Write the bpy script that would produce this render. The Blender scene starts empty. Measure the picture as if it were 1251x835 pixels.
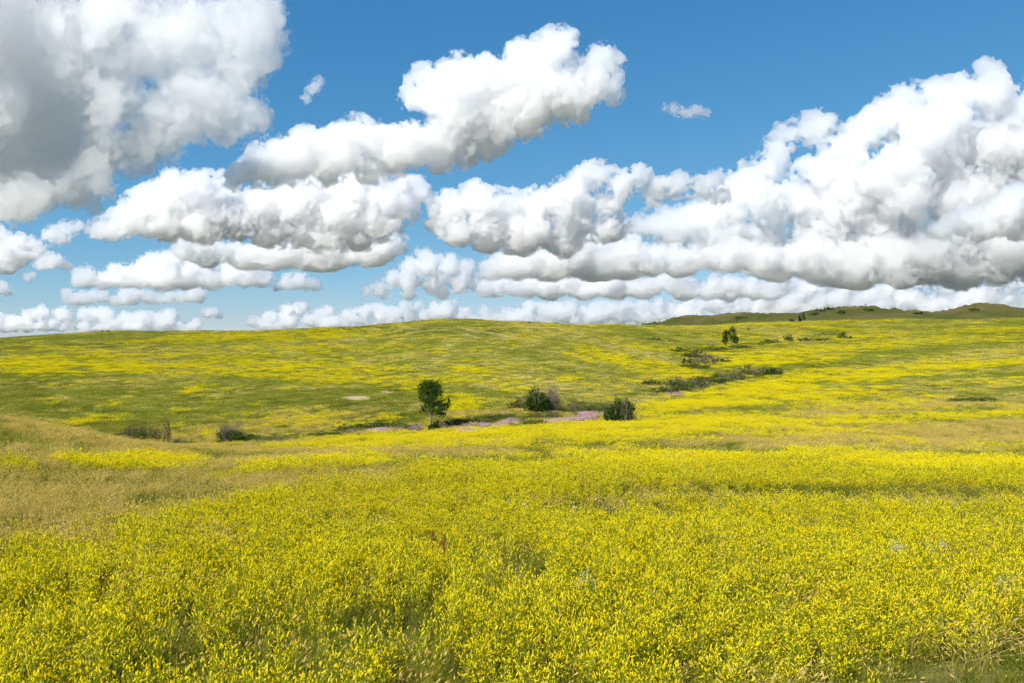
import bpy, math, random, time
import numpy as np
from mathutils import Vector

T0 = time.time()
sc = bpy.context.scene
COL = sc.collection

# ------------------------------------------------------------------ camera
F, CX, CY = 973.0, 625.5, 417.5        # focal length and centre in photograph pixels (1251 x 835)
cam = bpy.data.cameras.new('camera')
cam.lens = 28.0
cam.sensor_width = 36.0
cam.clip_start = 0.1
cam.clip_end = 250000.0
cam_o = bpy.data.objects.new('camera', cam)
cam_o.location = (0, 0, 0)
cam_o.rotation_euler = (math.pi / 2, 0, 0)
COL.objects.link(cam_o)
sc.camera = cam_o

# ------------------------------------------------------------------ sky and sun
SUN_EL = math.radians(43)
SUN_AZ = math.atan2(-0.68, -0.73)       # clockwise from +Y: left of and a little behind the camera
EXPOSURE = 0.55
SKY_GAIN = 2 ** -EXPOSURE
world = bpy.data.worlds.new('World')
sc.world = world
world.use_nodes = True
wn = world.node_tree
sky = wn.nodes.new('ShaderNodeTexSky')
sky.sky_type = 'NISHITA'
sky.sun_disc = False
sky.sun_elevation = SUN_EL
sky.sun_rotation = SUN_AZ
sky.altitude = 1200
sky.air_density = 1.0
sky.dust_density = 0.05
sky.ozone_density = 3.0
bgn = wn.nodes['Background']
# camera-like colour response of the clear sky: deeper blue overhead, paler but not yellow at the horizon
sep = wn.nodes.new('ShaderNodeSeparateColor'); cmb = wn.nodes.new('ShaderNodeCombineColor')
wn.links.new(sky.outputs[0], sep.inputs[0])
for ch, (gain, power) in enumerate(((.43, 1.20), (1.25, .72), (2.30, .50))):
    pw = wn.nodes.new('ShaderNodeMath'); pw.operation = 'POWER'; pw.inputs[1].default_value = power
    ml = wn.nodes.new('ShaderNodeMath'); ml.operation = 'MULTIPLY'; ml.inputs[1].default_value = gain * SKY_GAIN
    wn.links.new(sep.outputs[ch], pw.inputs[0]); wn.links.new(pw.outputs[0], ml.inputs[0]); wn.links.new(ml.outputs[0], cmb.inputs[ch])
wn.links.new(cmb.outputs[0], bgn.inputs[0])
bgn.inputs[1].default_value = 0.12
sun_d = bpy.data.lights.new('sun', 'SUN')
sun_d.energy = 5.0
sun_d.angle = math.radians(0.53)
sun_d.color = (1.0, 0.95, 0.87)
sun_o = bpy.data.objects.new('sun', sun_d)
SUN = Vector((math.sin(SUN_AZ) * math.cos(SUN_EL), math.cos(SUN_AZ) * math.cos(SUN_EL), math.sin(SUN_EL)))
sun_o.rotation_euler = SUN.to_track_quat('Z', 'Y').to_euler()
COL.objects.link(sun_o)

vs = sc.view_settings
vs.view_transform = 'Standard'
vs.look = 'None'
vs.exposure = EXPOSURE
vs.gamma = 1.0
vs.use_curve_mapping = False
cy = sc.cycles
cy.use_denoising = True
cy.denoiser = 'OPENIMAGEDENOISE'
cy.denoising_prefilter = 'FAST'
cy.max_bounces = 16
cy.volume_bounces = 16
cy.diffuse_bounces = 3
cy.transmission_bounces = 3
cy.glossy_bounces = 2
cy.transparent_max_bounces = 32
cy.use_adaptive_sampling = True
cy.adaptive_threshold = 0.05
cy.caustics_reflective = False
cy.caustics_refractive = False


# ------------------------------------------------------------------ small helpers
def tag(o, label=None, cat=None, group=None, kind=None):
    if label: o['label'] = label
    if cat: o['category'] = cat
    if group: o['group'] = group
    if kind: o['kind'] = kind
    return o


def mesh_obj(name, V, faces, mats, parent=None, smooth=False, matidx=None, link=True):
    """V (n,3); faces: list of (m,k) int arrays (k = 3 or 4)."""
    if not isinstance(faces, (list, tuple)):
        faces = [faces]
    faces = [np.asarray(f, np.int32) for f in faces if len(f)]
    me = bpy.data.meshes.new(name)
    me.vertices.add(len(V))
    me.vertices.foreach_set('co', np.asarray(V, np.float32).ravel())
    flat = np.concatenate([f.ravel() for f in faces])
    sizes = np.concatenate([np.full(len(f), f.shape[1], np.int32) for f in faces])
    me.loops.add(len(flat))
    me.loops.foreach_set('vertex_index', flat)
    me.polygons.add(len(sizes))
    me.polygons.foreach_set('loop_start', np.concatenate([[0], np.cumsum(sizes)[:-1]]).astype(np.int32))
    if smooth:
        me.polygons.foreach_set('use_smooth', np.ones(len(sizes), bool))
    for m in mats:
        me.materials.append(m)
    if matidx is not None:
        me.polygons.foreach_set('material_index', np.asarray(matidx, np.int32))
    me.update(calc_edges=True)
    o = bpy.data.objects.new(name, me)
    if link:
        COL.objects.link(o)
    if parent:
        o.parent = parent
    return o


class MB:
    """collects coloured pieces of a single mesh"""
    def __init__(s):
        s.V, s.Q, s.T, s.mq, s.mt, s.n = [], [], [], [], [], 0

    def add(s, V, Q=None, T=None, m=0):
        V = np.asarray(V, float).reshape(-1, 3)
        if Q is not None and len(Q):
            s.Q.append(np.asarray(Q) + s.n); s.mq.append(np.full(len(Q), m))
        if T is not None and len(T):
            s.T.append(np.asarray(T) + s.n); s.mt.append(np.full(len(T), m))
        s.V.append(V); s.n += len(V)

    def build(s, name, mats, parent=None, smooth=False, link=True):
        fs, mi = [], []
        if s.Q: fs.append(np.concatenate(s.Q)); mi.append(np.concatenate(s.mq))
        if s.T: fs.append(np.concatenate(s.T)); mi.append(np.concatenate(s.mt))
        return mesh_obj(name, np.concatenate(s.V), fs, mats, parent, smooth, np.concatenate(mi), link)


_TAB = np.random.default_rng(7).random((8, 256, 256)).astype(np.float32)


def vnoise(x, y, seed=0):
    xi = np.floor(x).astype(np.int64); yi = np.floor(y).astype(np.int64)
    fx = x - xi; fy = y - yi
    fx = fx * fx * (3 - 2 * fx); fy = fy * fy * (3 - 2 * fy)
    t = _TAB[seed % 8]
    o = seed * 37
    a = t[(xi + o) & 255, yi & 255]; b = t[(xi + 1 + o) & 255, yi & 255]
    c = t[(xi + o) & 255, (yi + 1) & 255]; d = t[(xi + 1 + o) & 255, (yi + 1) & 255]
    return (a * (1 - fx) + b * fx) * (1 - fy) + (c * (1 - fx) + d * fx) * fy


def fbm(x, y, scale, octv=4, seed=0):
    s = 0; a = .5; n = 0
    for i in range(octv):
        s = s + a * vnoise(x / scale + 11.3 * i, y / scale + 7.7 * i, seed + i)
        n += a; a *= .5; scale *= .5
    return s / n


# ------------------------------------------------------------------ terrain heights
# each column: photograph x, then (depth in m, photograph y of the ground there) along the line of sight
HID = None
COLS = {
 -250: [(9.2, 835), (16, 690), (30, 590), (45, 535), (60, 502), (75, 492), (100, 505), (125, 520), (160, 508), (220, 470), (330, 443), (450, 428), (600, 420)],
 0:    [(9.4, 835), (16, 697), (30, 600), (45, 557), (58, 530), (72, 513), (85, 516), (105, 530), (125, 537), (145, 523), (180, 498), (240, 470), (320, 447), (440, 428), (600, 415.5)],
 65:   [(9.4, 835), (16, 699), (30, 604), (45, 563), (60, 538), (76, 523), (90, 526), (108, 536), (125, 540), (145, 527), (180, 500), (240, 471), (320, 448), (440, 427), (600, 409)],
 130:  [(9.5, 835), (16, 700), (30, 606), (45, 568), (62, 548), (80, 536), (95, 540), (112, 546), (128, 542), (145, 530), (180, 502), (240, 472), (320, 449), (440, 426), (620, 405)],
 200:  [(9.6, 835), (16, 701), (30, 607), (45, 572), (64, 555), (85, 547), (105, 548), (118, 549), (130, 542), (145, 531), (180, 502), (240, 472), (320, 449), (440, 426), (620, 406)],
 280:  [(9.6, 835), (16, 701), (30, 607), (46, 574), (66, 560), (90, 552), (112, 547), (125, 543), (140, 533), (160, 518), (200, 492), (260, 466), (330, 448), (440, 424), (600, 405)],
 420:  [(9.6, 835), (16, 701), (30, 607), (46, 572), (66, 556), (90, 545), (115, 534), (130, 528), (145, 518), (165, 505), (200, 485), (260, 461), (330, 441), (430, 417), (540, 399)],
 540:  [(9.6, 835), (16, 701), (30, 607), (48, 568), (75, 547), (100, 536), (120, 529), (130, 525), (145, 514), (165, 500), (200, 480), (260, 452), (330, 427), (410, 402), (480, 388)],
 660:  [(9.6, 835), (16, 702), (30, 606), (48, 567), (75, 545), (100, 533), (125, 523), (140, 515), (155, 503), (180, 488), (215, 471), (270, 448), (340, 425), (420, 405), (520, 394)],
 757:  [(9.6, 835), (16, 702), (30, 605), (48, 566), (75, 543), (100, 530), (125, 520), (150, 510), (175, 498), (210, 482), (260, 463), (330, 441), (420, 420), (520, 404), (620, 395)],
 830:  [(9.6, 835), (16, 702), (30, 605), (48, 566), (75, 542), (100, 528), (130, 514), (165, 498), (200, 484), (225, 476), (270, 464), (340, 447), (440, 430), (560, 411), (700, 397)],
 893: [(9.6, 835), (16, 702), (30, 605), (48, 566), (75, 541), (100, 526), (135, 508), (175, 490), (225, 473), (280, 461), (330, 450), (390, 439), (500, 425), (640, 408), (800, 396), (980, 395)],
 963: [(9.6, 835), (16, 702), (30, 605), (48, 567), (75, 542), (100, 525), (140, 505), (190, 485), (250, 467), (320, 451), (400, 437), (500, 425), (600, 417), (720, 405), (900, 394), (980, 393)],
 1040: [(9.6, 835), (16, 702), (30, 606), (48, 570), (75, 545), (100, 527), (145, 504), (200, 484), (270, 465), (340, 449), (430, 434), (530, 421), (640, 412), (780, 401), (900, 392), (980, 391)],
 1110: [(9.6, 835), (16, 703), (30, 608), (48, 572), (75, 547), (100, 528), (145, 503), (200, 482), (270, 462), (350, 445), (440, 430), (540, 417), (660, 408), (800, 398), (900, 390), (980, 389)],
 1200: [(9.7, 835), (16, 704), (30, 610), (48, 574), (75, 549), (100, 528), (145, 501), (200, 480), (270, 460), (350, 443), (440, 427), (560, 412), (680, 401), (800, 392), (980, 391)],
 1251: [(9.7, 835), (16, 704), (30, 611), (48, 575), (75, 549), (100, 527), (145, 499), (200, 478), (270, 457), (350, 440), (440, 424), (560, 409), (680, 399), (800, 390), (980, 389)],
 1500: [(9.7, 835), (16, 704), (30, 611), (48, 572), (75, 543), (100, 520), (145, 492), (200, 470), (270, 449), (350, 432), (440, 418), (560, 405), (680, 397), (800, 391), (980, 390)],
}
LD = np.linspace(math.log(.5), math.log(80000), 900)
PXG = np.arange(-250, 1501, 2.5)


def gsm(a, sig, axis):
    r = int(3 * sig)
    k = np.exp(-.5 * (np.arange(-r, r + 1) / sig) ** 2); k /= k.sum()
    p = [(0, 0)] * a.ndim; p[axis] = (r, r)
    b = np.pad(a, p, mode='edge')
    return np.apply_along_axis(lambda v: np.convolve(v, k, 'valid'), axis, b)


def make_table():
    rows = []
    for px in sorted(COLS):
        pts = COLS[px]
        d = [0.5, 3.0] + [p[0] for p in pts]
        z = [-3.15, -3.3] + [-(p[1] - CY) / F * p[0] for p in pts]
        dl, zl = d[-1], z[-1]
        for q, dz in ((1.10, 0.3), (1.35, -6), (1.9, -22), (3.0, -32), (8, -40), (40, -44)):
            d.append(dl * q); z.append(max(zl * .3, 0) * (1 if q < 1.2 else 0) + (zl * .7 if q < 1.2 else 0) - (0 if q < 1.2 else -0) + (dz if q < 1.2 else min(zl * (.55 if q < 1.5 else .1), 40) + dz))
        d.append(80000); z.append(-44)
        rows.append(gsm(np.interp(LD, np.log(d), z), 4.0, 0))
    R = np.array(rows)
    xs = np.array(sorted(COLS), float)
    G = np.empty((len(PXG), len(LD)))
    # smooth (Catmull-Rom like) blend between columns
    for j in range(len(LD)):
        G[:, j] = np.interp(PXG, xs, R[:, j])
    G = gsm(G, 9.0, 0)
    return G


# skyline of the separate grassy hills behind the sloping pasture
_hx, _hy = zip((780, 396), (806, 392), (830, 385), (862, 381.5), (900, 382.5), (940, 382), (975, 381), (998, 377), (1015, 374), (1038, 372), (1068, 373.5), (1088, 377), (1108, 374), (1128, 376.5), (1146, 379), (1166, 377), (1184, 372), (1203, 369), (1224, 371), (1251, 375), (1330, 380), (1420, 372), (1520, 378), (1700, 384))
SKX = np.arange(780, 1701, 4.)
SKY_ = np.interp(SKX, _hx, _hy)
SKY_ = np.convolve(np.pad(SKY_, 3, mode='edge'), np.array([1, 2, 3, 4, 3, 2, 1]) / 16, 'valid')


TAB = make_table()
MEAN = TAB.mean(0)


def height(x, y, detail=True):
    x = np.asarray(x, float); y = np.asarray(y, float)
    r = np.hypot(x, y) + 1e-6
    th = np.arctan2(x, y)
    t0, t1 = math.atan((-250 - CX) / F), math.atan((1500 - CX) / F)
    tc = np.clip(th, t0, t1)
    px = CX + F * np.tan(tc)
    d = np.maximum(r * np.cos(tc), .51)
    fi = np.clip((px - PXG[0]) / 2.5, 0, len(PXG) - 1.001)
    fj = np.clip((np.log(d) - LD[0]) / (LD[1] - LD[0]), 0, len(LD) - 1.001)
    i = fi.astype(int); j = fj.astype(int); u = fi - i; v = fj - j
    z = (TAB[i, j] * (1 - u) + TAB[i + 1, j] * u) * (1 - v) + (TAB[i, j + 1] * (1 - u) + TAB[i + 1, j + 1] * u) * v
    m = MEAN[j] * (1 - v) + MEAN[j + 1] * v
    out = np.clip((np.abs(th) - math.radians(50)) / math.radians(110), 0, 1)
    out = out * out * (3 - 2 * out)
    z = z * (1 - out) + m * out
    sk = np.interp(CX + F * np.tan(np.clip(th, -1.2, 1.2)), SKX, SKY_)
    w = np.clip((d - 960) / 260, 0, 1); w = w * w * (3 - 2 * w) * np.clip(1 - (d - 1300) / 500, 0, 1) * (np.abs(th) < 1.15)
    zt = (CY - sk) / F * 1230 - 1 + np.clip(sk < 392.5, 0, 1) * ((fbm(x, y, 70., 3, 6) - .5) * 8 - np.abs(fbm(x * 1.6, y * .5, 60., 4, 2) - .5) * 40)
    z = np.where(sk < 395.5, z * (1 - w) + np.maximum(zt, z) * w, z)
    if detail:
        z = z + (fbm(x, y, 3.0, 3, 1) - .5) * .16 * np.clip(r / 12, 0, 1)
        z = z + (fbm(x, y, 26.0, 3, 3) - .5) * 1.9 * np.clip((r - 25) / 140, 0, 1)
        z = z + (fbm(x, y, 120.0, 4, 5) - .5) * 5.0 * np.clip((r - 300) / 900, 0, 1) * np.clip((1100 - d) / 200, .3, 1)
    return z


def proj(x, y, z):
    d = np.maximum(y, .1)
    return CX + F * x / d, CY - F * z / d


_MD = np.exp(np.linspace(math.log(6), math.log(1600), 1500))


def ground_at(px, py):
    """first point of the ground seen in the direction of a photograph pixel"""
    x = (px - CX) / F * _MD
    z = height(x, _MD)
    pg = CY - F * z / _MD
    k = np.argmax(pg <= py)
    if pg[k] > py: k = int(np.argmin(pg[:1300]))
    return float(x[k]), float(_MD[k]), float(z[k])


# ------------------------------------------------------------------ where things grow (photograph x, y, half sizes, tilt up to the right, strength)
YEL = [
 (40, 447, 60, 9, -3, .95), (150, 450, 110, 6, -3, .85), (270, 453, 130, 6, -4, .85), (380, 460, 110, 8, -5, .8), (330, 446, 110, 5, -2, .6),
 (95, 428, 45, 3, -3, .7), (300, 412, 130, 5, 3, .5), (400, 412, 80, 6, 3, .6), (200, 436, 150, 4, 0, .45), (330, 428, 140, 6, 0, .45),
 (228, 480, 20, 3, 14, .7), (247, 475, 16, 4, 8, .7), (138, 495, 18, 3, 14, .65), (155, 490, 14, 3, 8, .65), (100, 517, 26, 3, 6, .5), (130, 512, 22, 4, 0, .55), (70, 491, 14, 3, 5, .7), (222, 503, 12, 4, 10, .6), (318, 495, 8, 3, 0, .5), (262, 497, 8, 3, 0, .5),
 (150, 571, 80, 7, 1, .95), (20, 577, 40, 6, 0, .7), (380, 577, 70, 7, 6, .6),
 (430, 410, 60, 6, 3, .6), (440, 452, 66, 6, 0, .8), (470, 466, 70, 5, -4, .8), (405, 440, 40, 4, 0, .4), (490, 425, 40, 4, 0, .35), (530, 412, 30, 3, 0, .4),
 (575, 453, 36, 4, -3, .8), (560, 466, 52, 5, -3, .8), (507, 474, 26, 5, 0, .8), (562, 494, 20, 9, 0, .95), (545, 487, 8, 6, 0, .8), (475, 512, 12, 4, 0, .6),
 (692, 465, 15, 4, -4, .8), (630, 477, 26, 4, -4, .6), (722, 486, 8, 3, 0, .7), (640, 493, 26, 4, 0, .5), (733, 478, 6, 3, 0, .7), (600, 455, 40, 6, 0, .35),
 (755, 441, 60, 9, -17, .95), (790, 425, 60, 4, -6, .6), (815, 453, 60, 8, -12, .95), (720, 432, 26, 4, -12, .7),
 (430, 522, 28, 5, 5, .8), (520, 537, 130, 7, 2, .8), (660, 529, 130, 8, 3, .9), (470, 546, 120, 6, 1, .6), (760, 523, 90, 7, 3, .9), (620, 546, 200, 5, 1, .55),
 (945, 440, 70, 6, 2, .9), (880, 448, 36, 4, -4, .55), (1000, 428, 110, 4, 3, .75), (930, 420, 60, 3, 4, .5), (1080, 420, 70, 3, 4, .45),
 (850, 495, 75, 11, 9, 1.), (950, 474, 100, 11, 9, 1.), (1080, 458, 110, 8, 7, 1.), (1200, 447, 90, 5, 5, .9), (800, 507, 40, 6, 4, .8), (1010, 484, 90, 6, 4, .7), (900, 492, 80, 6, 4, .8),
 (860, 521, 110, 12, 1, 1.), (1000, 519, 110, 6, 2, .9), (1150, 512, 130, 4, 3, .65), (950, 530, 120, 5, 0, .7), (760, 536, 70, 6, 0, .75),
 (1160, 416, 70, 4, 1, .5), (1060, 412, 60, 3, 4, .45), (1220, 404, 60, 3, 2, .35), (960, 395, 100, 2, 2, .5), (1100, 391, 130, 2, 2, .5), (860, 402, 60, 2, 0, .35), (1010, 402, 70, 2, -6, .4), (900, 412, 50, 2, -3, .35),
 (1180, 468, 40, 4, 4, .3), (1060, 500, 90, 4, 0, .3),
]
STRAW = [
 (1130, 536, 220, 12, 0, .95), (1180, 524, 120, 8, 3, .8), (980, 545, 160, 7, 0, .7), (1120, 497, 180, 8, 5, .7), (1230, 430, 90, 6, 5, .7), (1180, 437, 120, 4, 5, .6), (1040, 505, 140, 5, 4, .6),
 (90, 536, 170, 14, -12, .62), (260, 592, 200, 6, 0, .55), (60, 608, 160, 5, 0, .4), (330, 568, 120, 6, 3, .6), (150, 640, 150, 7, 6, .6), (480, 556, 130, 6, 0, .8), (260, 550, 90, 4, -3, .8),
 (1000, 626, 330, 6, 0, .7), (560, 450, 60, 10, 0, .5), (640, 470, 120, 14, -6, .6), (660, 402, 70, 7, -8, .7), (780, 432, 60, 6, -14, .7), (720, 418, 50, 6, -12, .5), (200, 430, 150, 6, 0, .5),
 (90, 690, 60, 12, 0, .8), (260, 690, 40, 16, 0, .8), (300, 720, 30, 14, 0, .6), (700, 490, 120, 6, 0, .5), (600, 545, 80, 4, 0, .5), (870, 402, 80, 5, 0, .4), (960, 410, 40, 4, -14, .7),
 (1180, 820, 120, 22, 10, .6), (440, 590, 60, 7, 4, .6), (1150, 660, 40, 10, 0, .4),
]
DARK = [
 (900, 616, 230, 11, 0, .9), (1130, 620, 160, 11, 0, 1.), (1190, 492, 70, 6, 3, .9), (1120, 478, 100, 6, 4, .6), (480, 503, 120, 14, 0, .55), (120, 600, 160, 8, 0, .6), (300, 617, 160, 7, 0, .6),  # first two: dark green put in for shade along the clover's front edge
 (480, 524, 100, 5, 0, .95), (350, 538, 90, 5, 0, 1.), (590, 517, 70, 5, 3, .95), (820, 478, 60, 7, 5, .95), (905, 462, 50, 5, 4, .95), (640, 512, 70, 6, 4, .7), (700, 503, 50, 6, 2, .8), (1020, 445, 80, 5, 0, .5), (40, 470, 60, 6, 0, .5), (80, 500, 60, 6, 0, .5), (540, 405, 130, 7, 0, .7),
 (990, 383, 120, 8, 0, .6), (1200, 380, 60, 8, 0, .7), (1150, 805, 130, 14, 12, .9), (30, 820, 40, 14, 0, .6), (600, 825, 40, 8, 0, .4), (120, 425, 90, 4, 0, .5), (860, 470, 60, 5, 0, .7), (860, 440, 50, 4, 0, .6), (850, 428, 40, 3, 0, .6),
]
SAND = [(437, 486, 15, 2.4, 0, 1.), (472, 479, 9, 1.4, 0, .9), (570, 410, 6, 1.4, 0, .7), (600, 408, 45, 2.2, -8, .35)]
PINK = [(465, 529, 24, 2.2, 2, .9), (505, 526, 14, 1.8, 0, .7), (545, 523, 12, 2.2, 0, .8), (590, 523, 30, 2.6, 4, .9), (625, 518, 14, 3, 6, .9), (690, 517, 26, 2.4, 8, .9), (725, 509, 18, 2.2, 3, 1.),
        (672, 505, 8, 2, 0, .8), (715, 513, 26, 2.5, 6, .9), (815, 484, 18, 1.6, 0, .5), (868, 437, 22, 1.6, 0, .9), (880, 467, 16, 1.2, 0, .6), (575, 531, 16, 1.2, 2, .5), (985, 418, 30, 1.0, 0, .4)]


def ell(px, py, L, rough=.55, nz=None):
    out = np.zeros(np.shape(px))
    for (cx, cy_, rx, ry, a, s) in L:
        m = (np.abs(px - cx) < rx * 1.7 + ry) & (np.abs(py - cy_) < ry * 1.7 + rx * abs(math.sin(math.radians(a))) * 1.7)
        if not m.any(): continue
        dx = px[m] - cx; dy = cy_ - py[m]
        c, sn = math.cos(math.radians(a)), math.sin(math.radians(a))
        e = np.sqrt(((dx * c + dy * sn) / rx) ** 2 + ((-dx * sn + dy * c) / ry) ** 2)
        if nz is not None: e = e + rough * (nz[m] - .5) * 2
        out[m] = np.maximum(out[m], s * np.clip((1.25 - e) / .5, 0, 1))
    return out


def fields(x, y, z):
    px, py = proj(x, y, z)
    infr = y > 5
    pxe = np.where(infr, px, 1e5); pye = np.where(infr, py, 1e5)
    d = np.hypot(x, y)
    n1 = fbm(x, y, 9.0, 4, 2); n2 = fbm(x, y, 40.0, 4, 4); n3 = fbm(x, y, 2.2, 3, 6)
    nd = np.where(d < 60, .6 * n3 + .4 * n1, np.where(d < 250, .5 * n1 + .5 * n3, .5 * n2 + .5 * n1))
    yl = ell(pxe, pye, YEL, 1.75, nd) * .92
    yl = yl * np.where(d > 60, np.clip(.20 + n3 * 1.0 + (n1 - .5) * 1.6, .03, 1), 1.)
    # the flowering slope in front
    yb = np.interp(px, [-300, 0, 130, 270, 420, 560, 700, 1251, 1700], [735, 690, 662, 625, 590, 566, 556, 553, 552])
    near = np.clip((py - yb) / 22 + (nd - .5) * 1.8, 0, 1) * (infr & (py > 540) & (d < 70))
    near = near * np.clip(.74 + (n3 - .5) * 2.0 + (n1 - .5) * 2.4, .10, 1)
    gap = ell(pxe, pye, [(1010, 618, 330, 13, 0, .93), (90, 690, 55, 11, 0, .6), (262, 692, 36, 14, 0, .6), (470, 585, 60, 5, 0, .5), (1150, 663, 60, 9, 0, .3)], .7, nd)
    near = near * (1 - gap)
    verge = np.clip((py - np.interp(px, [900, 980, 1100, 1251, 1500], [872, 852, 822, 792, 740])) / 12 + (nd - .5), 0, 1) * (infr & (px > 850))
    near = near * (1 - .97 * verge)
    near = np.where(infr, near, np.where(d < 60, np.clip(n1 * 1.6 - .2, 0, 1) * np.clip((d - 6) / 6, 0, 1), np.clip(n2 * 3 - 1.3, 0, 1)))
    outf = infr & ((px < -60) | (px > 1311)) & (d > 40)
    yl = np.maximum(yl, near)
    yl = np.where(outf, np.clip(n2 * 4 - 2.2, 0, .5), yl)
    light = np.clip((n1 - .52) * 5, 0, 1) * np.clip((n2 - .42) * 4, 0, 1) * .33
    yl = np.maximum(yl, light * (d > 60) * (1 - ell(pxe, pye, DARK, .4, nd)))
    st = np.maximum(ell(pxe, pye, STRAW, .7, nd), np.clip((n2 - .45) * 2.0 + (n1 - .5) * 1.4 + .08, 0, .55))
    st = st * np.clip(.36 + n3 * .95 + (n1 - .5) * 1.3, .12, .95)
    st = st * (1 - .75 * verge)
    st = np.maximum(st, verge * np.clip((n3 - .35) * 2, 0, .5) * .15)
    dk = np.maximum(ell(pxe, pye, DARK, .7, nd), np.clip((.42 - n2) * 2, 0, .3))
    dk = np.maximum(dk, verge * .8)
    hill = np.clip((d - 930) / 120, 0, 1)
    yl = yl * (1 - hill); st = np.maximum(st * (1 - .6 * hill), .28 * hill * n1 * 2); dk = np.maximum(dk, .75 * hill)
    sa = ell(pxe, pye, SAND, .35, nd)
    pk = ell(pxe, pye, PINK, 1.3, nd) * np.clip((fbm(x, y, 1.3, 2, 1) - .42) * 5, 0, 1)
    return yl, st, dk, sa, pk, verge


# ------------------------------------------------------------------ materials
def mat(name):
    m = bpy.data.materials.new(name)
    m.use_nodes = True
    m.node_tree.nodes.clear()
    return m, m.node_tree.nodes, m.node_tree.links


def leaf_mat(name, c1, c2, transl=.35, rough=.6):
    """thin leaves and petals: diffuse + translucent, colour varies from plant to plant and leaf to leaf"""
    m, n, l = mat(name)
    oi = n.new('ShaderNodeObjectInfo')
    tc = n.new('ShaderNodeTexCoord')
    ns = n.new('ShaderNodeTexNoise'); ns.inputs['Scale'].default_value = 6
    l.new(tc.outputs['Object'], ns.inputs['Vector'])
    ad = n.new('ShaderNodeMath'); ad.operation = 'MULTIPLY_ADD'; ad.inputs[1].default_value = .8
    l.new(oi.outputs['Random'], ad.inputs[0])
    mu = n.new('ShaderNodeMath'); mu.operation = 'MULTIPLY_ADD'; mu.inputs[1].default_value = .9; mu.inputs[2].default_value = -.35
    l.new(ns.outputs['Fac'], mu.inputs[0]); l.new(mu.outputs[0], ad.inputs[2])
    mx = n.new('ShaderNodeMix'); mx.data_type = 'RGBA'
    mx.inputs[6].default_value = (*c1, 1); mx.inputs[7].default_value = (*c2, 1)
    l.new(ad.outputs[0], mx.inputs[0])
    df = n.new('ShaderNodeBsdfDiffuse'); tr = n.new('ShaderNodeBsdfTranslucent')
    l.new(mx.outputs[2], df.inputs[0]); l.new(mx.outputs[2], tr.inputs[0])
    ms = n.new('ShaderNodeMixShader'); ms.inputs[0].default_value = transl
    l.new(df.outputs[0], ms.inputs[1]); l.new(tr.outputs[0], ms.inputs[2])
    o = n.new('ShaderNodeOutputMaterial'); l.new(ms.outputs[0], o.inputs[0])
    return m


def bark_mat(name, c1, c2):
    m, n, l = mat(name)
    tc = n.new('ShaderNodeTexCoord'); ns = n.new('ShaderNodeTexNoise'); ns.inputs['Scale'].default_value = 9; ns.inputs['Detail'].default_value = 5
    l.new(tc.outputs['Object'], ns.inputs['Vector'])
    mx = n.new('ShaderNodeMix'); mx.data_type = 'RGBA'; mx.inputs[6].default_value = (*c1, 1); mx.inputs[7].default_value = (*c2, 1)
    l.new(ns.outputs['Fac'], mx.inputs[0])
    p = n.new('ShaderNodeBsdfPrincipled'); p.inputs['Roughness'].default_value = .9
    l.new(mx.outputs[2], p.inputs['Base Color'])
    o = n.new('ShaderNodeOutputMaterial'); l.new(p.outputs[0], o.inputs[0])
    return m


M_PETAL = leaf_mat('yellow_petals', (.93, .78, .008), (.96, .87, .03), .5)
M_CLEAF = leaf_mat('clover_leaves', (.17, .225, .010), (.41, .44, .025), .5)
M_STEM = leaf_mat('clover_stems', (.30, .31, .03), (.46, .43, .07), .35)
M_GREEN = leaf_mat('green_grass', (.08, .12, .012), (.29, .29, .035), .45)
M_OLIVE = leaf_mat('olive_grass', (.18, .21, .02), (.46, .44, .06), .48)
M_STRAW = leaf_mat('straw_grass', (.60, .46, .09), (.84, .67, .22), .5)
M_PINK = leaf_mat('pink_petals', (.62, .36, .46), (.78, .54, .62), .3)
M_SAGE = leaf_mat('silver_sage_leaves', (.40, .44, .25), (.60, .62, .40), .25)
M_RUST = leaf_mat('rust_seed_heads', (.30, .10, .03), (.42, .19, .06), .2)
M_ORANGE = leaf_mat('orange_petals', (.62, .10, .02), (.72, .18, .03), .3)
M_TREE = leaf_mat('cottonwood_leaves', (.028, .065, .010), (.065, .115, .018), .35)
M_SHRUB = leaf_mat('shrub_leaves', (.035, .065, .012), (.075, .11, .022), .3)
M_SHRUB2 = leaf_mat('bright_shrub_leaves', (.06, .105, .012), (.115, .15, .025), .35)
M_SHRUBG = leaf_mat('greyish_shrub_leaves', (.055, .07, .03), (.10, .10, .05), .25)
M_CONIF = leaf_mat('juniper_needles', (.018, .035, .012), (.035, .055, .018), .1)
M_BARK = bark_mat('bark', (.10, .075, .055), (.20, .165, .13))
M_TWIG = bark_mat('grey_twigs', (.19, .14, .085), (.32, .26, .17))
M_DEAD = bark_mat('dark_dead_stalks', (.05, .038, .02), (.11, .085, .05))


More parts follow.
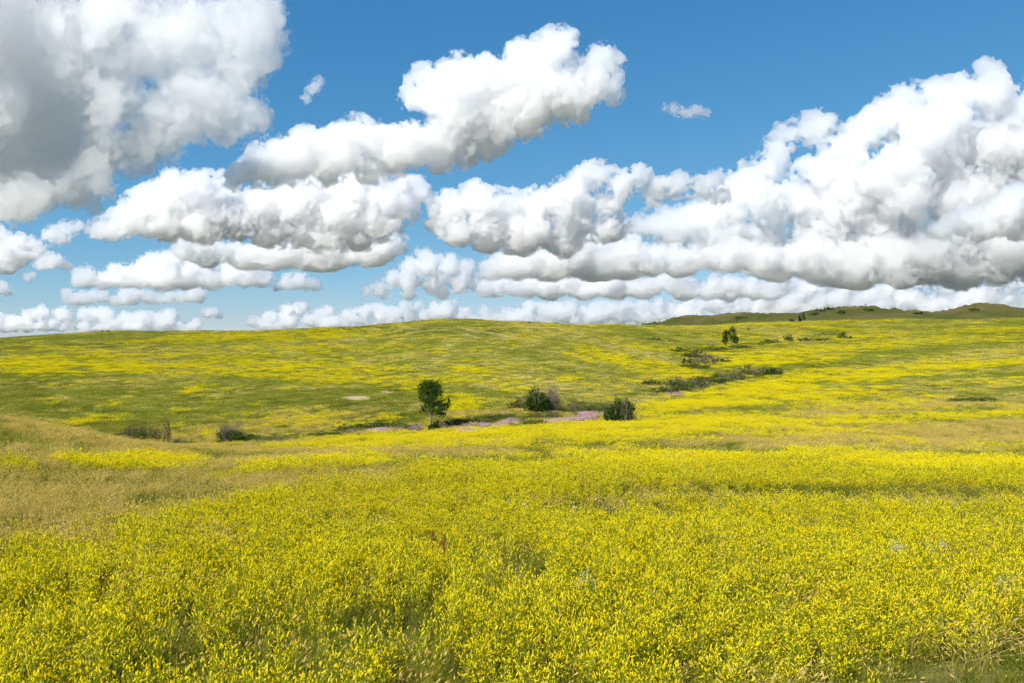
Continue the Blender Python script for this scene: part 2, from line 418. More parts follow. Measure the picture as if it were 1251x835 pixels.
# ground
def ground_mat():
    m, n, l = mat('prairie_ground')
    def attr(a):
        t = n.new('ShaderNodeAttribute'); t.attribute_name = a; return t.outputs['Fac']
    def noise(scale, detail=5, rough=.6):
        g = n.new('ShaderNodeTexNoise'); g.inputs['Scale'].default_value = scale; g.inputs['Detail'].default_value = detail; g.inputs['Roughness'].default_value = rough
        l.new(tc.outputs['Object'], g.inputs['Vector']); return g.outputs['Fac']
    def rgbmix(fac, a, b):
        x = n.new('ShaderNodeMix'); x.data_type = 'RGBA'
        for s, v in ((0, fac), (6, a), (7, b)):
            if isinstance(v, tuple): x.inputs[s].default_value = (*v, 1)
            elif isinstance(v, float): x.inputs[s].default_value = v
            else: l.new(v, x.inputs[s])
        return x.outputs[2]
    def ramp(v, a, b):
        r = n.new('ShaderNodeMapRange'); r.inputs[1].default_value = a; r.inputs[2].default_value = b; l.new(v, r.inputs[0]); return r.outputs[0]
    def thresh(cov, nz, soft=.18):      # covered where the noise is below the coverage
        s = n.new('ShaderNodeMath'); s.operation = 'SUBTRACT'; l.new(cov, s.inputs[0]); l.new(nz, s.inputs[1])
        return ramp(s.outputs[0], -soft, soft)
    tc = n.new('ShaderNodeTexCoord')
    fine = noise(1.6, 6, .75); mid = noise(.25, 6, .7); big = noise(.03, 5, .65)
    s_fine = ramp(fine, .3, .7); s_mid = ramp(mid, .32, .68)
    grass = rgbmix(s_fine, (.13, .15, .02), (.22, .22, .035))
    grass = rgbmix(ramp(big, .35, .65), grass, (.165, .16, .028))
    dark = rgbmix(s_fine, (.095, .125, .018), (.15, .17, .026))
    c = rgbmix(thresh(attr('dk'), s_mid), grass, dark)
    straw = rgbmix(s_fine, (.27, .225, .06), (.44, .36, .13))
    c = rgbmix(thresh(attr('st'), s_mid), c, straw)
    yel = rgbmix(s_fine, (.22, .21, .014), (.50, .44, .010))
    c = rgbmix(thresh(attr('yl'), s_mid, .25), c, yel)
    far_hill = rgbmix(s_mid, (.05, .056, .016), (.085, .08, .026))
    far_hill = rgbmix(ramp(big, .40, .66), far_hill, rgbmix(s_fine, (.08, .064, .028), (.12, .095, .04)))
    far_hill = rgbmix(ramp(noise(.012, 4, .6), .45, .62), far_hill, rgbmix(s_fine, (.034, .046, .012), (.06, .07, .018)))
    c = rgbmix(attr('hl'), c, far_hill)
    soil = rgbmix(s_fine, (.07, .065, .025), (.15, .13, .05))
    c = rgbmix(attr('nr'), c, soil)
    sand = rgbmix(s_fine, (.30, .23, .14), (.44, .35, .22))
    c = rgbmix(thresh(attr('sa'), s_mid, .15), c, sand)
    df = n.new('ShaderNodeBsdfDiffuse'); df.inputs['Roughness'].default_value = 1.
    l.new(c, df.inputs[0])
    bp = n.new('ShaderNodeBump'); bp.inputs['Strength'].default_value = .55; bp.inputs['Distance'].default_value = .5
    l.new(fine, bp.inputs['Height']); l.new(bp.outputs[0], df.inputs['Normal'])
    o = n.new('ShaderNodeOutputMaterial'); l.new(df.outputs[0], o.inputs[0])
    return m


# ------------------------------------------------------------------ ground sheet (one polar grid out to the horizon)
def build_ground():
    tin = np.linspace(math.radians(-36), math.radians(36), 560)
    tout = np.radians(np.concatenate([np.arange(37.5, 180, 3.0), np.arange(180, 322.6, 3.0)]))
    th = np.concatenate([tin, tout])
    rr = np.concatenate([np.geomspace(.8, 7, 16, endpoint=False), np.geomspace(7, 1500, 400, endpoint=False), np.geomspace(1500, 80000, 30)])
    T, R = np.meshgrid(th, rr)
    X = R * np.sin(T); Y = R * np.cos(T)
    Z = height(X, Y)
    yl, st, dk, sa, pk, vg = fields(X.ravel(), Y.ravel(), Z.ravel())
    Z = Z - .25 * (sa.reshape(Z.shape) > .5) * (R < 400)
    V = np.stack([X.ravel(), Y.ravel(), Z.ravel()], 1)
    V = np.concatenate([V, [[0, 0, -3.15]]])
    nt_, nr_ = len(th), len(rr)
    i, j = np.meshgrid(np.arange(nr_ - 1), np.arange(nt_), indexing='ij')
    a = (i * nt_ + j).ravel(); b = (i * nt_ + (j + 1) % nt_).ravel()
    Q = np.stack([a, b, b + nt_, a + nt_], 1)[:, ::-1]
    j = np.arange(nt_)
    Tr = np.stack([np.full(nt_, len(V) - 1), (j + 1) % nt_, j], 1)
    o = mesh_obj('ground', V, [Q, Tr], [ground_mat()], smooth=True)
    tag(o, kind='structure')
    nr = np.clip((75 - R.ravel()) / 45, 0, 1) * .8
    for nm, arr in (('yl', yl), ('st', st), ('dk', dk), ('sa', sa), ('nr', nr), ('hl', np.clip((Y.ravel() - 930) / 90, 0, 1))):
        at = o.data.attributes.new(nm, 'FLOAT', 'POINT')
        at.data.foreach_set('value', np.append(arr, 0).astype(np.float32))
    return o


build_ground()
print('ground', time.time() - T0)


# ------------------------------------------------------------------ clouds: closed, finely billowed hulls filled with an even scattering mist
def surface_nets(Fd):
    s = Fd < 0
    nx, ny, nz = Fd.shape
    c = np.zeros((nx - 1, ny - 1, nz - 1), np.int8)
    for i in (0, 1):
        for j in (0, 1):
            for k in (0, 1):
                c += s[i:nx - 1 + i, j:ny - 1 + j, k:nz - 1 + k]
    act = (c > 0) & (c < 8)
    idx = np.full(act.shape, -1, np.int32)
    ii = np.argwhere(act); idx[act] = np.arange(len(ii))
    acc = np.zeros((len(ii), 3)); cnt = np.zeros(len(ii))
    C = [(i, j, k) for i in (0, 1) for j in (0, 1) for k in (0, 1)]
    for a in range(8):
        for b in range(a + 1, 8):
            A = np.array(C[a]); B = np.array(C[b])
            if np.abs(A - B).sum() != 1: continue
            fa = Fd[tuple((ii + A).T)]; fb = Fd[tuple((ii + B).T)]
            m = (fa < 0) != (fb < 0)
            t = fa[m] / (fa[m] - fb[m])
            acc[m] += A + (B - A) * t[:, None]; cnt[m] += 1
    V = ii + acc / cnt[:, None]
    Q = []
    for ax in range(3):
        o = [0, 0, 0]; o[ax] = 1
        e = np.argwhere(s[:nx - o[0], :ny - o[1], :nz - o[2]] != s[o[0]:, o[1]:, o[2]:])
        u, v = (ax + 1) % 3, (ax + 2) % 3
        e = e[(e[:, u] > 0) & (e[:, v] > 0) & (e[:, u] < Fd.shape[u] - 1) & (e[:, v] < Fd.shape[v] - 1)]
        du = np.zeros(3, int); du[u] = 1; dv = np.zeros(3, int); dv[v] = 1
        q = np.stack([idx[tuple((e - du - dv).T)], idx[tuple((e - dv).T)], idx[tuple(e.T)], idx[tuple((e - du).T)]], 1)
        fl = s[tuple(e.T)]
        q[fl] = q[fl][:, ::-1]
        Q.append(q)
    return V, np.concatenate(Q)


def thin_back(V, Q, vox, lo, Fd, coarse=2.4):
    """join up the vertices of the far side and of what lies outside the picture, so that the detail stays where it shows"""
    n = np.cross(V[Q[:, 2]] - V[Q[:, 0]], V[Q[:, 3]] - V[Q[:, 1]])
    n /= np.linalg.norm(n, axis=1)[:, None] + 1e-9
    N = np.zeros((len(V), 3))
    for k in range(4):
        for c in range(3): N[:, c] += np.bincount(Q[:, k], n[:, c], len(V))
    P = lo + V * vox
    ins = Fd < 0
    back = np.where(ins.any(2), Fd.shape[2] - 1 - ins[:, :, ::-1].argmax(2), 0)      # rear envelope of the cloud
    vi = np.clip(np.round(V[:, 0]).astype(int), 1, Fd.shape[0] - 2); vj = np.clip(np.round(V[:, 1]).astype(int), 1, Fd.shape[1] - 2)
    rear = np.max([back[vi + a, vj + b] for a in (-1, 0, 1) for b in (-1, 0, 1)], axis=0)
    away = ((N[:, 2] > .8) & (V[:, 2] > rear - 3)) | (P[:, 0] < -14) | (P[:, 0] > 1265) | (P[:, 1] > CY + 14)
    cell = np.floor(V / coarse).astype(np.int64)
    key = np.where(away, (cell[:, 0] * 4096 + cell[:, 1]) * 4096 + cell[:, 2], -1 - np.arange(len(V)))
    _, idx = np.unique(key, return_inverse=True)
    m = idx.max() + 1
    cnt = np.bincount(idx, minlength=m)
    W = np.stack([np.bincount(idx, V[:, c], m) / cnt for c in range(3)], 1)
    q = idx[Q]
    same = np.stack([q[:, k] == q[:, (k + 1) % 4] for k in range(4)], 1)
    diag = (q[:, 0] == q[:, 2]) | (q[:, 1] == q[:, 3])
    full = q[(same.sum(1) == 0) & ~diag]
    one = (same.sum(1) == 1) & ~diag
    k = same[one].argmax(1)
    rows = np.arange(one.sum())
    t = np.stack([q[one][rows, (k + 1 + j) % 4] for j in range(3)], 1)
    out = []
    for f in (full, t):
        if len(f):
            _, inv, c = np.unique(np.sort(f, 1), axis=0, return_inverse=True, return_counts=True)
            f = f[c[inv.ravel()] == 1]
        out.append(f)
    return W, out[0], out[1]


def noise_bank(shape, rng, specs):
    w = np.fft.rfftn(rng.standard_normal(shape).astype(np.float32))
    k = np.sqrt(np.fft.fftfreq(shape[0])[:, None, None] ** 2 + np.fft.fftfreq(shape[1])[None, :, None] ** 2 + np.fft.rfftfreq(shape[2])[None, None, :] ** 2)
    lk = np.log(np.maximum(k, 1e-6)).astype(np.float32)
    for wl in specs:
        r = np.fft.irfftn(w * np.exp(-.5 * ((lk + math.log(wl)) / .5) ** 2), s=shape, axes=(0, 1, 2)).astype(np.float32)
        yield r / r.std()


def mist(dens, g=.5):
    m, n, l = mat('cloud_mist')
    v = n.new('ShaderNodeVolumeScatter')
    v.inputs['Color'].default_value = (.984, .989, .997, 1)
    v.inputs['Density'].default_value = dens
    v.inputs['Anisotropy'].default_value = g
    o = n.new('ShaderNodeOutputMaterial'); l.new(v.outputs[0], o.inputs['Volume'])
    return m


def cloud(label, base, D, blobs, vox=2.0, seed=1, amp=1., mfp=9., kids=10, group=None, cat='cloud', name='cumulus_cloud'):
    """blobs: photograph x, y, radius in photograph pixels (, nearer/farther in the same units); base: photograph y of the flat
    underside, a number or [(x, y), ...]; D: distance in metres, from the usual cloud-base height and the base's angle above the horizon"""
    rng = np.random.default_rng(seed)
    mpp = D / F
    vox = vox * 1.10
    mfp = mfp * .68
    B = []
    for b in blobs:
        x, y, r = b[:3]
        w = (b[3] if len(b) > 3 else 0) + rng.uniform(-.35, .35) * r
        B.append((x, CY - y, w, r * .9))
        for c in range(kids):
            v = rng.normal(size=3); v /= np.linalg.norm(v); v[1] = v[1] * .8 + .12
            k = rng.uniform(.2, .5)
            B.append((x + v[0] * r * .72, CY - y + v[1] * r * .72, w + v[2] * r * .85 - .1 * r, r * k))
    B = np.array(B)
    pad = 12
    lo = (B[:, :3] - B[:, 3:] - pad).min(0); hi = (B[:, :3] + B[:, 3:] + pad).max(0)
    if base is not None:
        bx, by = ([0, 1], [base, base]) if np.isscalar(base) else zip(*base)
        lo[1] = max(lo[1], CY - max(by) - 14)
    shape = tuple(int(math.ceil(v / vox / 4) * 4) for v in hi - lo)
    ax = [(lo[i] + vox * np.arange(shape[i])).astype(np.float32) for i in range(3)]
    acc = np.zeros(shape, np.float32)
    rmed = np.median([b[2] for b in blobs])
    kk = 6.0 / max(rmed, 8)
    for (x, y, z, r) in B:
        sl = []
        for i, cen in enumerate((x, y, z)):
            a = max(0, int((cen - r - 14 - lo[i]) / vox)); b = min(shape[i], int((cen + r + 14 - lo[i]) / vox) + 1)
            sl.append(slice(a, b))
        if any(q.stop <= q.start for q in sl): continue
        X = ax[0][sl[0]][:, None, None] - x; Y = ax[1][sl[1]][None, :, None] - y; Z = ax[2][sl[2]][None, None, :] - z
        acc[sl[0], sl[1], sl[2]] += np.exp(np.clip(-kk * (np.sqrt(X * X + Y * Y + Z * Z) - r), -30, 20))
    sd = -np.log(acc + 1e-6) / kk
    sd0 = sd
    sA = min(1., max(rmed / 26., .28))
    wls = [80 * sA, 40 * sA, 20 * sA, 10 * sA, 5.5 * sA + 1.5]
    amps = [5.5 * sA, 4.6 * sA, 3.6 * sA, 2.5 * sA, 1.5 * sA]
    disp = np.zeros(shape, np.float32)
    first = None
    wisp = np.zeros(shape, np.float32)
    for nz, a in zip(noise_bank(shape, rng, [w / vox for w in wls]), amps):
        if first is None: first = nz
        disp += amp * a * (np.abs(nz) * .95 - .68 + .62 * nz)
        if a < 4 * sA: wisp += a * nz
    yy = ax[1][None, :, None]
    if base is not None:
        bb = CY - np.interp(ax[0], bx, by)[:, None, None]
        flat = bb + 3.2 * sA * first + .5 * disp - yy
        sd = np.maximum(sd - disp * np.clip((yy - bb) / (26 * sA) + .3, .3, 1), flat)
    else:
        sd = sd - disp
    sd = np.maximum(sd, sd0 - 7 * sA)
    sd = np.where(sd0 < -8 * sA, np.minimum(sd, flat if base is not None else -1.), sd)      # no hollows deep inside
    hull = sd - np.clip(.9 * wisp, -1, 4 * sA) * .6
    V, Q = surface_nets(hull)
    V, Q, T = thin_back(V, Q, vox, lo, hull)
    P = lo + V * vox
    Yd = D + P[:, 2] * mpp
    W = np.stack([(P[:, 0] - CX) * Yd / F, Yd, P[:, 1] * Yd / F], 1)
    o = mesh_obj(name, W, [Q, T], [mist(1 / (mfp * mpp))], smooth=True)
    tag(o, label, cat, group)
    return o


def puffs(x0, x1, y0, y1, n, r0, r1, seed):
    g = np.random.default_rng(seed)
    xs = np.linspace(x0, x1, n) + g.uniform(-.5, .5, n) * (x1 - x0) / n
    wob = np.interp(xs, np.linspace(x0, x1, 7), g.uniform(-1, 1, 7))
    return [(x, g.uniform(y0, y1) - 3 * w, (r0 + (r1 - r0) * g.random() ** 1.5) * (1 + .32 * w)) for x, w in zip(xs, wob) if g.random() > .1]


def DIST(base_y, H=1400.): return min(H * F / (CY - base_y), 42000.)


cloud('huge bright cloud with shaded grey belly with the widest grey shading in the sky', None, 5600, [
    (292, 26, 42), (322, 16, 26), (250, 40, 48), (333, 48, 15), (200, 46, 48), (292, 82, 38), (316, 70, 20), (232, 112, 44), (262, 138, 36), (300, 146, 20), (315, 144, 9), (276, 160, 18),
    (196, 150, 40), (150, 122, 28), (106, 114, 24), (80, 118, 14), (168, 178, 32), (130, 190, 24), (118, 208, 15), (205, 175, 20), (60, 60, 70, 20), (110, 30, 60, 30), (20, 120, 76, 40), (36, 186, 52, 40), (70, 216, 34, 20), (18, 240, 34, 20),
    (92, 232, 20), (110, 240, 11), (-70, 110, 110, 20), (-90, -10, 120, -60), (30, -70, 100, 0), (-60, 220, 60, 20), (160, -40, 60, 0), (-50, 10, 44, -50), (240, -30, 40), (290, -30, 34), (105, 78, 46, 30), (135, 95, 36, 20), (85, 150, 44, 40), (95, 190, 34, 30), (150, 70, 40, 20), (110, 114, 22, -40), (132, 122, 20, -40), (120, 150, 22, -35), (128, 176, 18, -40), (112, 205, 20, -40), (122, 226, 13, -40), (80, 228, 18, -40), (40, 238, 22, -50), (8, 250, 24, -50), (12, 30, 40, -40), (120, 20, 40, -30)],
    vox=2.8, seed=3, mfp=36)
cloud('ragged grey scrap of cloud under the huge bright cloud', None, 7000, [(166, 211, 9), (180, 208, 8), (158, 214, 5)], vox=1.5, seed=4, mfp=16)
cloud('tiny slanting white wisp alone in the blue between two big clouds', None, 8000, [(374, 119, 6), (380, 110, 7), (386, 104, 7), (392, 99, 4)], vox=1.2, seed=5, mfp=15, amp=1.3)
cloud('long white cloud slanting up to a tufted head against deep blue', None, 7600, [
    (680, 62, 24), (690, 46, 10), (676, 50, 12), (650, 78, 30), (632, 74, 14), (735, 68, 13), (745, 80, 13), (720, 98, 30), (690, 112, 38), (640, 108, 42), (590, 96, 28), (560, 90, 24), (532, 106, 26), (516, 96, 15), (505, 120, 12), (560, 126, 38), (612, 132, 38), (592, 160, 34), (640, 142, 34),
    (546, 162, 30), (500, 178, 30), (540, 192, 20), (482, 188, 28), (452, 168, 22), (430, 158, 14), (420, 186, 28), (380, 184, 26), (350, 184, 18), (330, 206, 20), (306, 210, 16), (290, 218, 9), (362, 208, 18), (400, 206, 22), (452, 206, 18), (700, 134, 20), (572, 188, 18), (748, 112, 10), (318, 190, 12), (338, 180, 8)],
    vox=2.0, seed=6, mfp=12)
cloud('small two-lobed white cloud alone high in the open blue', None, 8000, [(814, 131, 4), (824, 134, 7), (836, 138, 7), (852, 135, 7), (861, 138, 5), (844, 138, 5)], vox=1.2, seed=7, mfp=13, amp=1.2)
cloud('broad white cloud with flat grey base below the long slanting cloud', [(100, 292), (180, 298), (300, 304), (420, 312), (520, 300)], 11500, [
    (200, 240, 26), (214, 222, 12), (240, 244, 30), (262, 236, 24), (170, 262, 24), (142, 278, 16), (120, 284, 9), (208, 272, 28), (250, 272, 30), (292, 266, 28), (320, 252, 24), (350, 250, 28), (392, 240, 30), (378, 222, 15), (430, 230, 28), (452, 214, 14), (472, 240, 26), (500, 236, 14), (512, 232, 6),
    (422, 266, 32), (372, 276, 28), (330, 282, 26), (462, 272, 22), (482, 258, 18), (440, 290, 20), (400, 296, 20), (496, 252, 10)], vox=2.0, seed=8, mfp=9.5)
cloud('flat grey cloud bank tucked under the broad white cloud', [(200, 318), (300, 330), (420, 330), (500, 315)], 14500, puffs(235, 470, 300, 318, 20, 13, 22, 1) + [(480, 300, 14), (230, 308, 10), (400, 325, 14), (380, 332, 10)], vox=1.7, seed=9, mfp=8)
cloud('heaped white cloud low over the ridge, under the flat grey bank', [(80, 350), (200, 356), (330, 352)], 20000, [
    (180, 326, 17), (190, 316, 9), (210, 320, 16), (236, 326, 17), (152, 340, 13), (202, 340, 18), (250, 340, 16), (282, 334, 15), (304, 330, 12), (110, 338, 7), (97, 340, 6), (126, 344, 9), (165, 346, 12), (320, 326, 8), (262, 350, 10)] + puffs(95, 320, 336, 350, 22, 8, 14, 31), vox=1.9, seed=10, mfp=8)
cloud('thin flat streak of white cloud under the low heaped one', 376, 30000, puffs(84, 240, 358, 368, 26, 6, 11, 3), vox=1.7, seed=11, mfp=8)
cloud('torn white cloud below the shaded belly of the huge one', [(0, 334), (60, 330), (100, 300)], 16000, [
    (20, 300, 17), (4, 310, 22), (42, 302, 11), (64, 286, 11), (80, 279, 9), (94, 278, 5), (8, 328, 14), (-10, 290, 18), (-25, 320, 22), (28, 316, 12), (74, 292, 8)], vox=1.6, seed=12, mfp=9)
cloud('small round white puff between torn cloud and heaped cloud', 333, 17000, [(52, 316, 9), (64, 320, 10), (76, 322, 7), (84, 326, 4), (48, 324, 7)], vox=1.3, seed=13, mfp=8)
cloud('very small white dot of cloud below the round puff', None, 17000, [(35, 338, 5), (40, 336, 3)], vox=1., seed=14, mfp=10)
cloud('little grey-white cloud at the sky edge beneath the torn cloud', 365, 22000, [(2, 352, 9), (-8, 354, 10), (10, 358, 5)], vox=1.3, seed=15, mfp=8)
cloud('long low line of pale puffs lying on the long ridge', 409, 42000, puffs(-10, 240, 393, 403, 40, 6, 10, 4) + puffs(30, 120, 381, 388, 14, 5, 9, 5) + puffs(115, 205, 385, 392, 14, 6, 10, 6), vox=1.8, seed=16, mfp=6)
cloud('small white loaf of cloud below the flat grey bank', [(330, 356), (390, 360)], 20000, [(340, 351, 7), (352, 346, 10), (364, 344, 11), (376, 346, 9), (386, 350, 5)], vox=1.3, seed=17, mfp=8)
cloud('single small puff between two low cloud lines', 390, 36000, [(250, 385, 6), (258, 382, 7), (268, 386, 5)], vox=1.1, seed=18, mfp=7)
cloud('low tufted cloud hugging the hill beside the summit', 404, 42000, [(330, 388, 9), (350, 380, 9), (368, 376, 9), (400, 381, 8), (346, 392, 9), (380, 391, 9), (424, 384, 7), (436, 379, 5), (410, 394, 8), (390, 384, 8), (318, 396, 7), (434, 390, 5)] + puffs(310, 450, 390, 400, 20, 6, 9, 33), vox=1.7, seed=19, mfp=6)
cloud('white pyramid of cloud with grey base above the summit', [(430, 366), (520, 368), (600, 360)], 25000, [
    (518, 310, 8), (500, 326, 13), (524, 324, 15), (550, 325, 15), (570, 328, 12), (480, 340, 11), (500, 345, 13), (530, 346, 15), (560, 346, 13), (460, 353, 7), (446, 357, 5), (576, 345, 8), (470, 362, 6), (500, 361, 8), (540, 358, 10)], vox=1.7, seed=20, mfp=8)
cloud('bright cloud rising behind the summit under the white pyramid', 400, 42000, [(466, 390, 8), (482, 382, 9), (496, 376, 8), (512, 374, 7), (545, 370, 6), (478, 392, 9), (520, 384, 7), (556, 370, 4), (530, 376, 7), (500, 388, 8)] + puffs(450, 580, 380, 392, 18, 6, 10, 34), vox=1.7, seed=21, mfp=6)
cloud('ragged white ridge of cloud running towards the towering cloud', [(520, 300), (600, 306), (700, 320), (760, 290), (900, 252)], 11600, [
    (590, 250, 24), (552, 256, 20), (576, 238, 13), (620, 252, 20), (640, 256, 17), (660, 250, 20), (690, 240, 24), (706, 226, 14), (722, 216, 16), (736, 212, 11), (760, 226, 17), (784, 214, 9), (800, 236, 15), (828, 226, 13), (856, 228, 12), (872, 222, 7),
    (600, 282, 24), (650, 282, 26), (700, 272, 26), (560, 286, 20), (738, 250, 16), (746, 282, 20), (630, 306, 18), (592, 300, 15), (536, 268, 14), (690, 300, 20), (528, 246, 8), (880, 240, 10)], vox=1.7, seed=22, mfp=8)
cloud('grey-bellied white cloud low in the middle of the sky', [(580, 344), (760, 342), (900, 330)], 17200, [
    (620, 322, 18), (660, 316, 24), (700, 312, 26), (736, 316, 22), (602, 332, 12), (672, 330, 18), (640, 302, 16), (690, 296, 18), (770, 312, 22), (800, 318, 22), (720, 294, 16), (830, 320, 18), (860, 318, 18), (900, 316, 20), (940, 318, 20)] + puffs(600, 960, 322, 334, 22, 12, 18, 32), vox=1.7, seed=23, mfp=8)
cloud('flat grey cloud layer stretching along above the far hills', [(590, 368), (760, 366), (960, 372)], 25000, puffs(594, 960, 342, 358, 44, 10, 17, 8), vox=2.0, seed=24, mfp=7)
cloud('distant line of cream puffs beyond the far pasture', 402, 42000, puffs(586, 850, 378, 394, 46, 7, 12, 9) + puffs(640, 950, 368, 380, 34, 8, 12, 10), vox=1.9, seed=25, mfp=6)
cloud('towering brilliant white cumulus with arched shoulder and blue gap', [(740, 300), (860, 318), (960, 344), (1080, 352), (1260, 348), (1400, 350)], 18500, [
    (1207, 92, 15), (1212, 116, 24), (1180, 112, 20), (1150, 118, 18), (1108, 118, 14), (1098, 134, 20), (1078, 150, 22), (1058, 166, 20), (1038, 184, 22), (1030, 206, 24), (1003, 154, 13), (982, 158, 12), (960, 166, 11), (948, 180, 10), (944, 196, 10), (930, 206, 10),
    (920, 216, 15), (900, 228, 18), (1150, 172, 48), (1222, 180, 52), (1100, 222, 46), (1180, 250, 52), (1040, 252, 40), (1250, 136, 24), (1256, 250, 58), (990, 250, 34), (935, 250, 28), (890, 256, 26), (860, 266, 24), (822, 272, 20), (790, 276, 16), (765, 280, 12),
    (1000, 298, 38), (1080, 300, 42), (1160, 304, 38), (1232, 304, 40), (930, 294, 30), (872, 288, 26), (822, 290, 18), (1010, 222, 18), (985, 212, 12), (1290, 180, 44), (1300, 270, 50), (1270, 110, 16), (1004, 172, 8), (1290, 310, 36)] + puffs(880, 1290, 322, 330, 12, 24, 34, 41), vox=2.0, seed=26, mfp=12)
cloud('rounded white cloud in front of the shaded foot of the towering cumulus', [(1130, 296), (1260, 296), (1400, 300)], 12500, [(1172, 272, 14), (1150, 284, 10), (1190, 266, 12), (1215, 260, 16), (1240, 246, 22), (1240, 276, 22), (1205, 280, 16), (1270, 250, 30), (1310, 250, 40)], vox=1.8, seed=27, mfp=9)
cloud('cream-white cloud bank standing behind the grassy hills', 400, 38000, puffs(890, 1290, 360, 384, 60, 10, 16, 11) + [(960, 346, 13), (985, 350, 13), (1010, 338, 13), (940, 356, 11), (1100, 348, 15), (1128, 338, 15), (1150, 350, 14), (1080, 358, 13), (1180, 358, 13), (1212, 350, 14), (1240, 346, 12), (1030, 352, 12), (1060, 362, 12), (1270, 350, 16)],
    vox=2.1, seed=28, mfp=7)
print('clouds', time.time() - T0)

# ------------------------------------------------------------------ plants of the meadow (prototypes, scattered as uncountable cover)
RG = np.random.default_rng(21)


def strip(mb, pts, w0, w1, m=0, side=None):
    """a thin tapering blade along a polyline"""
    P = np.asarray(pts, float); n = len(P)
    t = P[-1] - P[0]
    s = side if side is not None else np.cross(t, RG.normal(size=3))
    s = s / (np.linalg.norm(s) + 1e-9)
    w = np.linspace(w0, w1, n)[:, None] * .5
    V = np.concatenate([P - s * w, P + s * w])
    Q = [(i, i + 1, n + i + 1, n + i) for i in range(n - 1)]
    mb.add(V, Q, m=m)


def spindle(mb, p, axis, L, r, m=0, sides=4, jag=.35):
    """a raceme: a jagged tapering spike of small flowers"""
    a = np.asarray(axis, float); a /= np.linalg.norm(a)
    u = np.cross(a, [.3, .8, .5]); u /= np.linalg.norm(u); v = np.cross(a, u)
    prof = ((.0, .35), (.28, 1.), (.62, .8), (1., .12))
    V = []
    for k, (t, q) in enumerate(prof):
        for i in range(sides):
            ph = 2 * math.pi * (i + .5 * (k % 2)) / sides
            rr = r * q * RG.uniform(1 - jag, 1 + jag)
            V.append(np.asarray(p) + a * L * (t + RG.uniform(-.05, .05)) + (u * math.cos(ph) + v * math.sin(ph)) * rr)
    Q = [(k * sides + i, k * sides + (i + 1) % sides, (k + 1) * sides + (i + 1) % sides, (k + 1) * sides + i) for k in range(3) for i in range(sides)]
    mb.add(V, Q, m=m)


def leaflet(mb, p, d, L, w, m=0):
    d = np.asarray(d, float); d /= np.linalg.norm(d)
    s = np.cross(d, RG.normal(size=3)); s /= np.linalg.norm(s) + 1e-9
    p = np.asarray(p)
    mb.add([p, p + d * L * .5 + s * w, p + d * L, p + d * L * .5 - s * w], [(0, 1, 2, 3)], m=m)


PROTO = {}


def proto(kind, mb, mats):
    c = PROTO.setdefault(kind, bpy.data.collections.new(kind))
    o = mb.build(kind, mats, link=False)
    c.objects.link(o)


LEAN = np.array([.09, .03, 0])


def clover(h, nst, rl, rr, leaves=True, stem_w=.004, per=7, spread=.12):
    mb = MB()
    for s in range(nst):
        b = RG.normal(size=3) * [spread * .5, spread * .5, 0]
        out = RG.normal(size=3) * [.28, .28, 0] + LEAN * 1.2 + [0, 0, 1]
        hh = h * RG.uniform(.65, 1.08)
        tip = b + out / np.linalg.norm(out) * hh
        mid = b * .5 + tip * .5 + RG.normal(size=3) * [.03, .03, 0] - LEAN * .05
        strip(mb, [b, mid, tip], stem_w * 1.4, stem_w * .7, 1)
        spindle(mb, tip, (tip - mid) + RG.normal(size=3) * .12 + LEAN * .4, rl * RG.uniform(.7, 1.5), rr * RG.uniform(.7, 1.25))
        for k in range(per):
            t = RG.uniform(.38, .97)
            p = b + (tip - b) * t
            dr = RG.normal(size=3) * [.8, .8, 0] + [0, 0, RG.uniform(.7, 1.6)] + LEAN
            dr /= np.linalg.norm(dr)
            L = RG.uniform(.08, .2) * (1.25 - t * .6)
            q = p + dr * L
            strip(mb, [p, q], stem_w, stem_w * .5, 1)
            spindle(mb, q, dr + LEAN * .5 + RG.normal(size=3) * .35 + [0, 0, .2], rl * RG.uniform(.3, 1.25), rr * RG.uniform(.6, 1.2))
            if leaves:
                for e in range(2):
                    lp = p + (q - p) * RG.uniform(0, .8)
                    for f in range(3): leaflet(mb, lp, RG.normal(size=3) + [0, 0, .4], RG.uniform(.018, .032), .006, 2)
        if leaves:
            for k in range(7):
                p = b + (tip - b) * RG.uniform(.1, .6)
                d0 = RG.normal(size=3) * [1, 1, .3] + [0, 0, .4]; d0 /= np.linalg.norm(d0)
                p = p + d0 * .04
                for f in range(3): leaflet(mb, p, d0 + RG.normal(size=3) * .6, RG.uniform(.022, .038), .008, 2)
    return mb


def tuft(n, h, w, spread, seed_head=0., bend=.5):
    mb = MB()
    for i in range(n):
        b = np.array([RG.normal() * spread, RG.normal() * spread, -.03])
        hh = h * RG.uniform(.5, 1.15)
        d = RG.normal(size=3) * [.25, .25, 0] + LEAN
        m1 = b + [d[0] * hh * .3, d[1] * hh * .3, hh * .6]
        tp = b + [d[0] * hh * (1 + bend), d[1] * hh * (1 + bend), hh * RG.uniform(.85, 1.)]
        strip(mb, [b, m1, tp], w * RG.uniform(.7, 1.2), w * .25, 0)
        if RG.random() < seed_head:
            dd = tp - m1
            spindle(mb, tp - dd * .1, dd + LEAN * hh, h * .16, w * 1.5, 1, 3)
    return mb


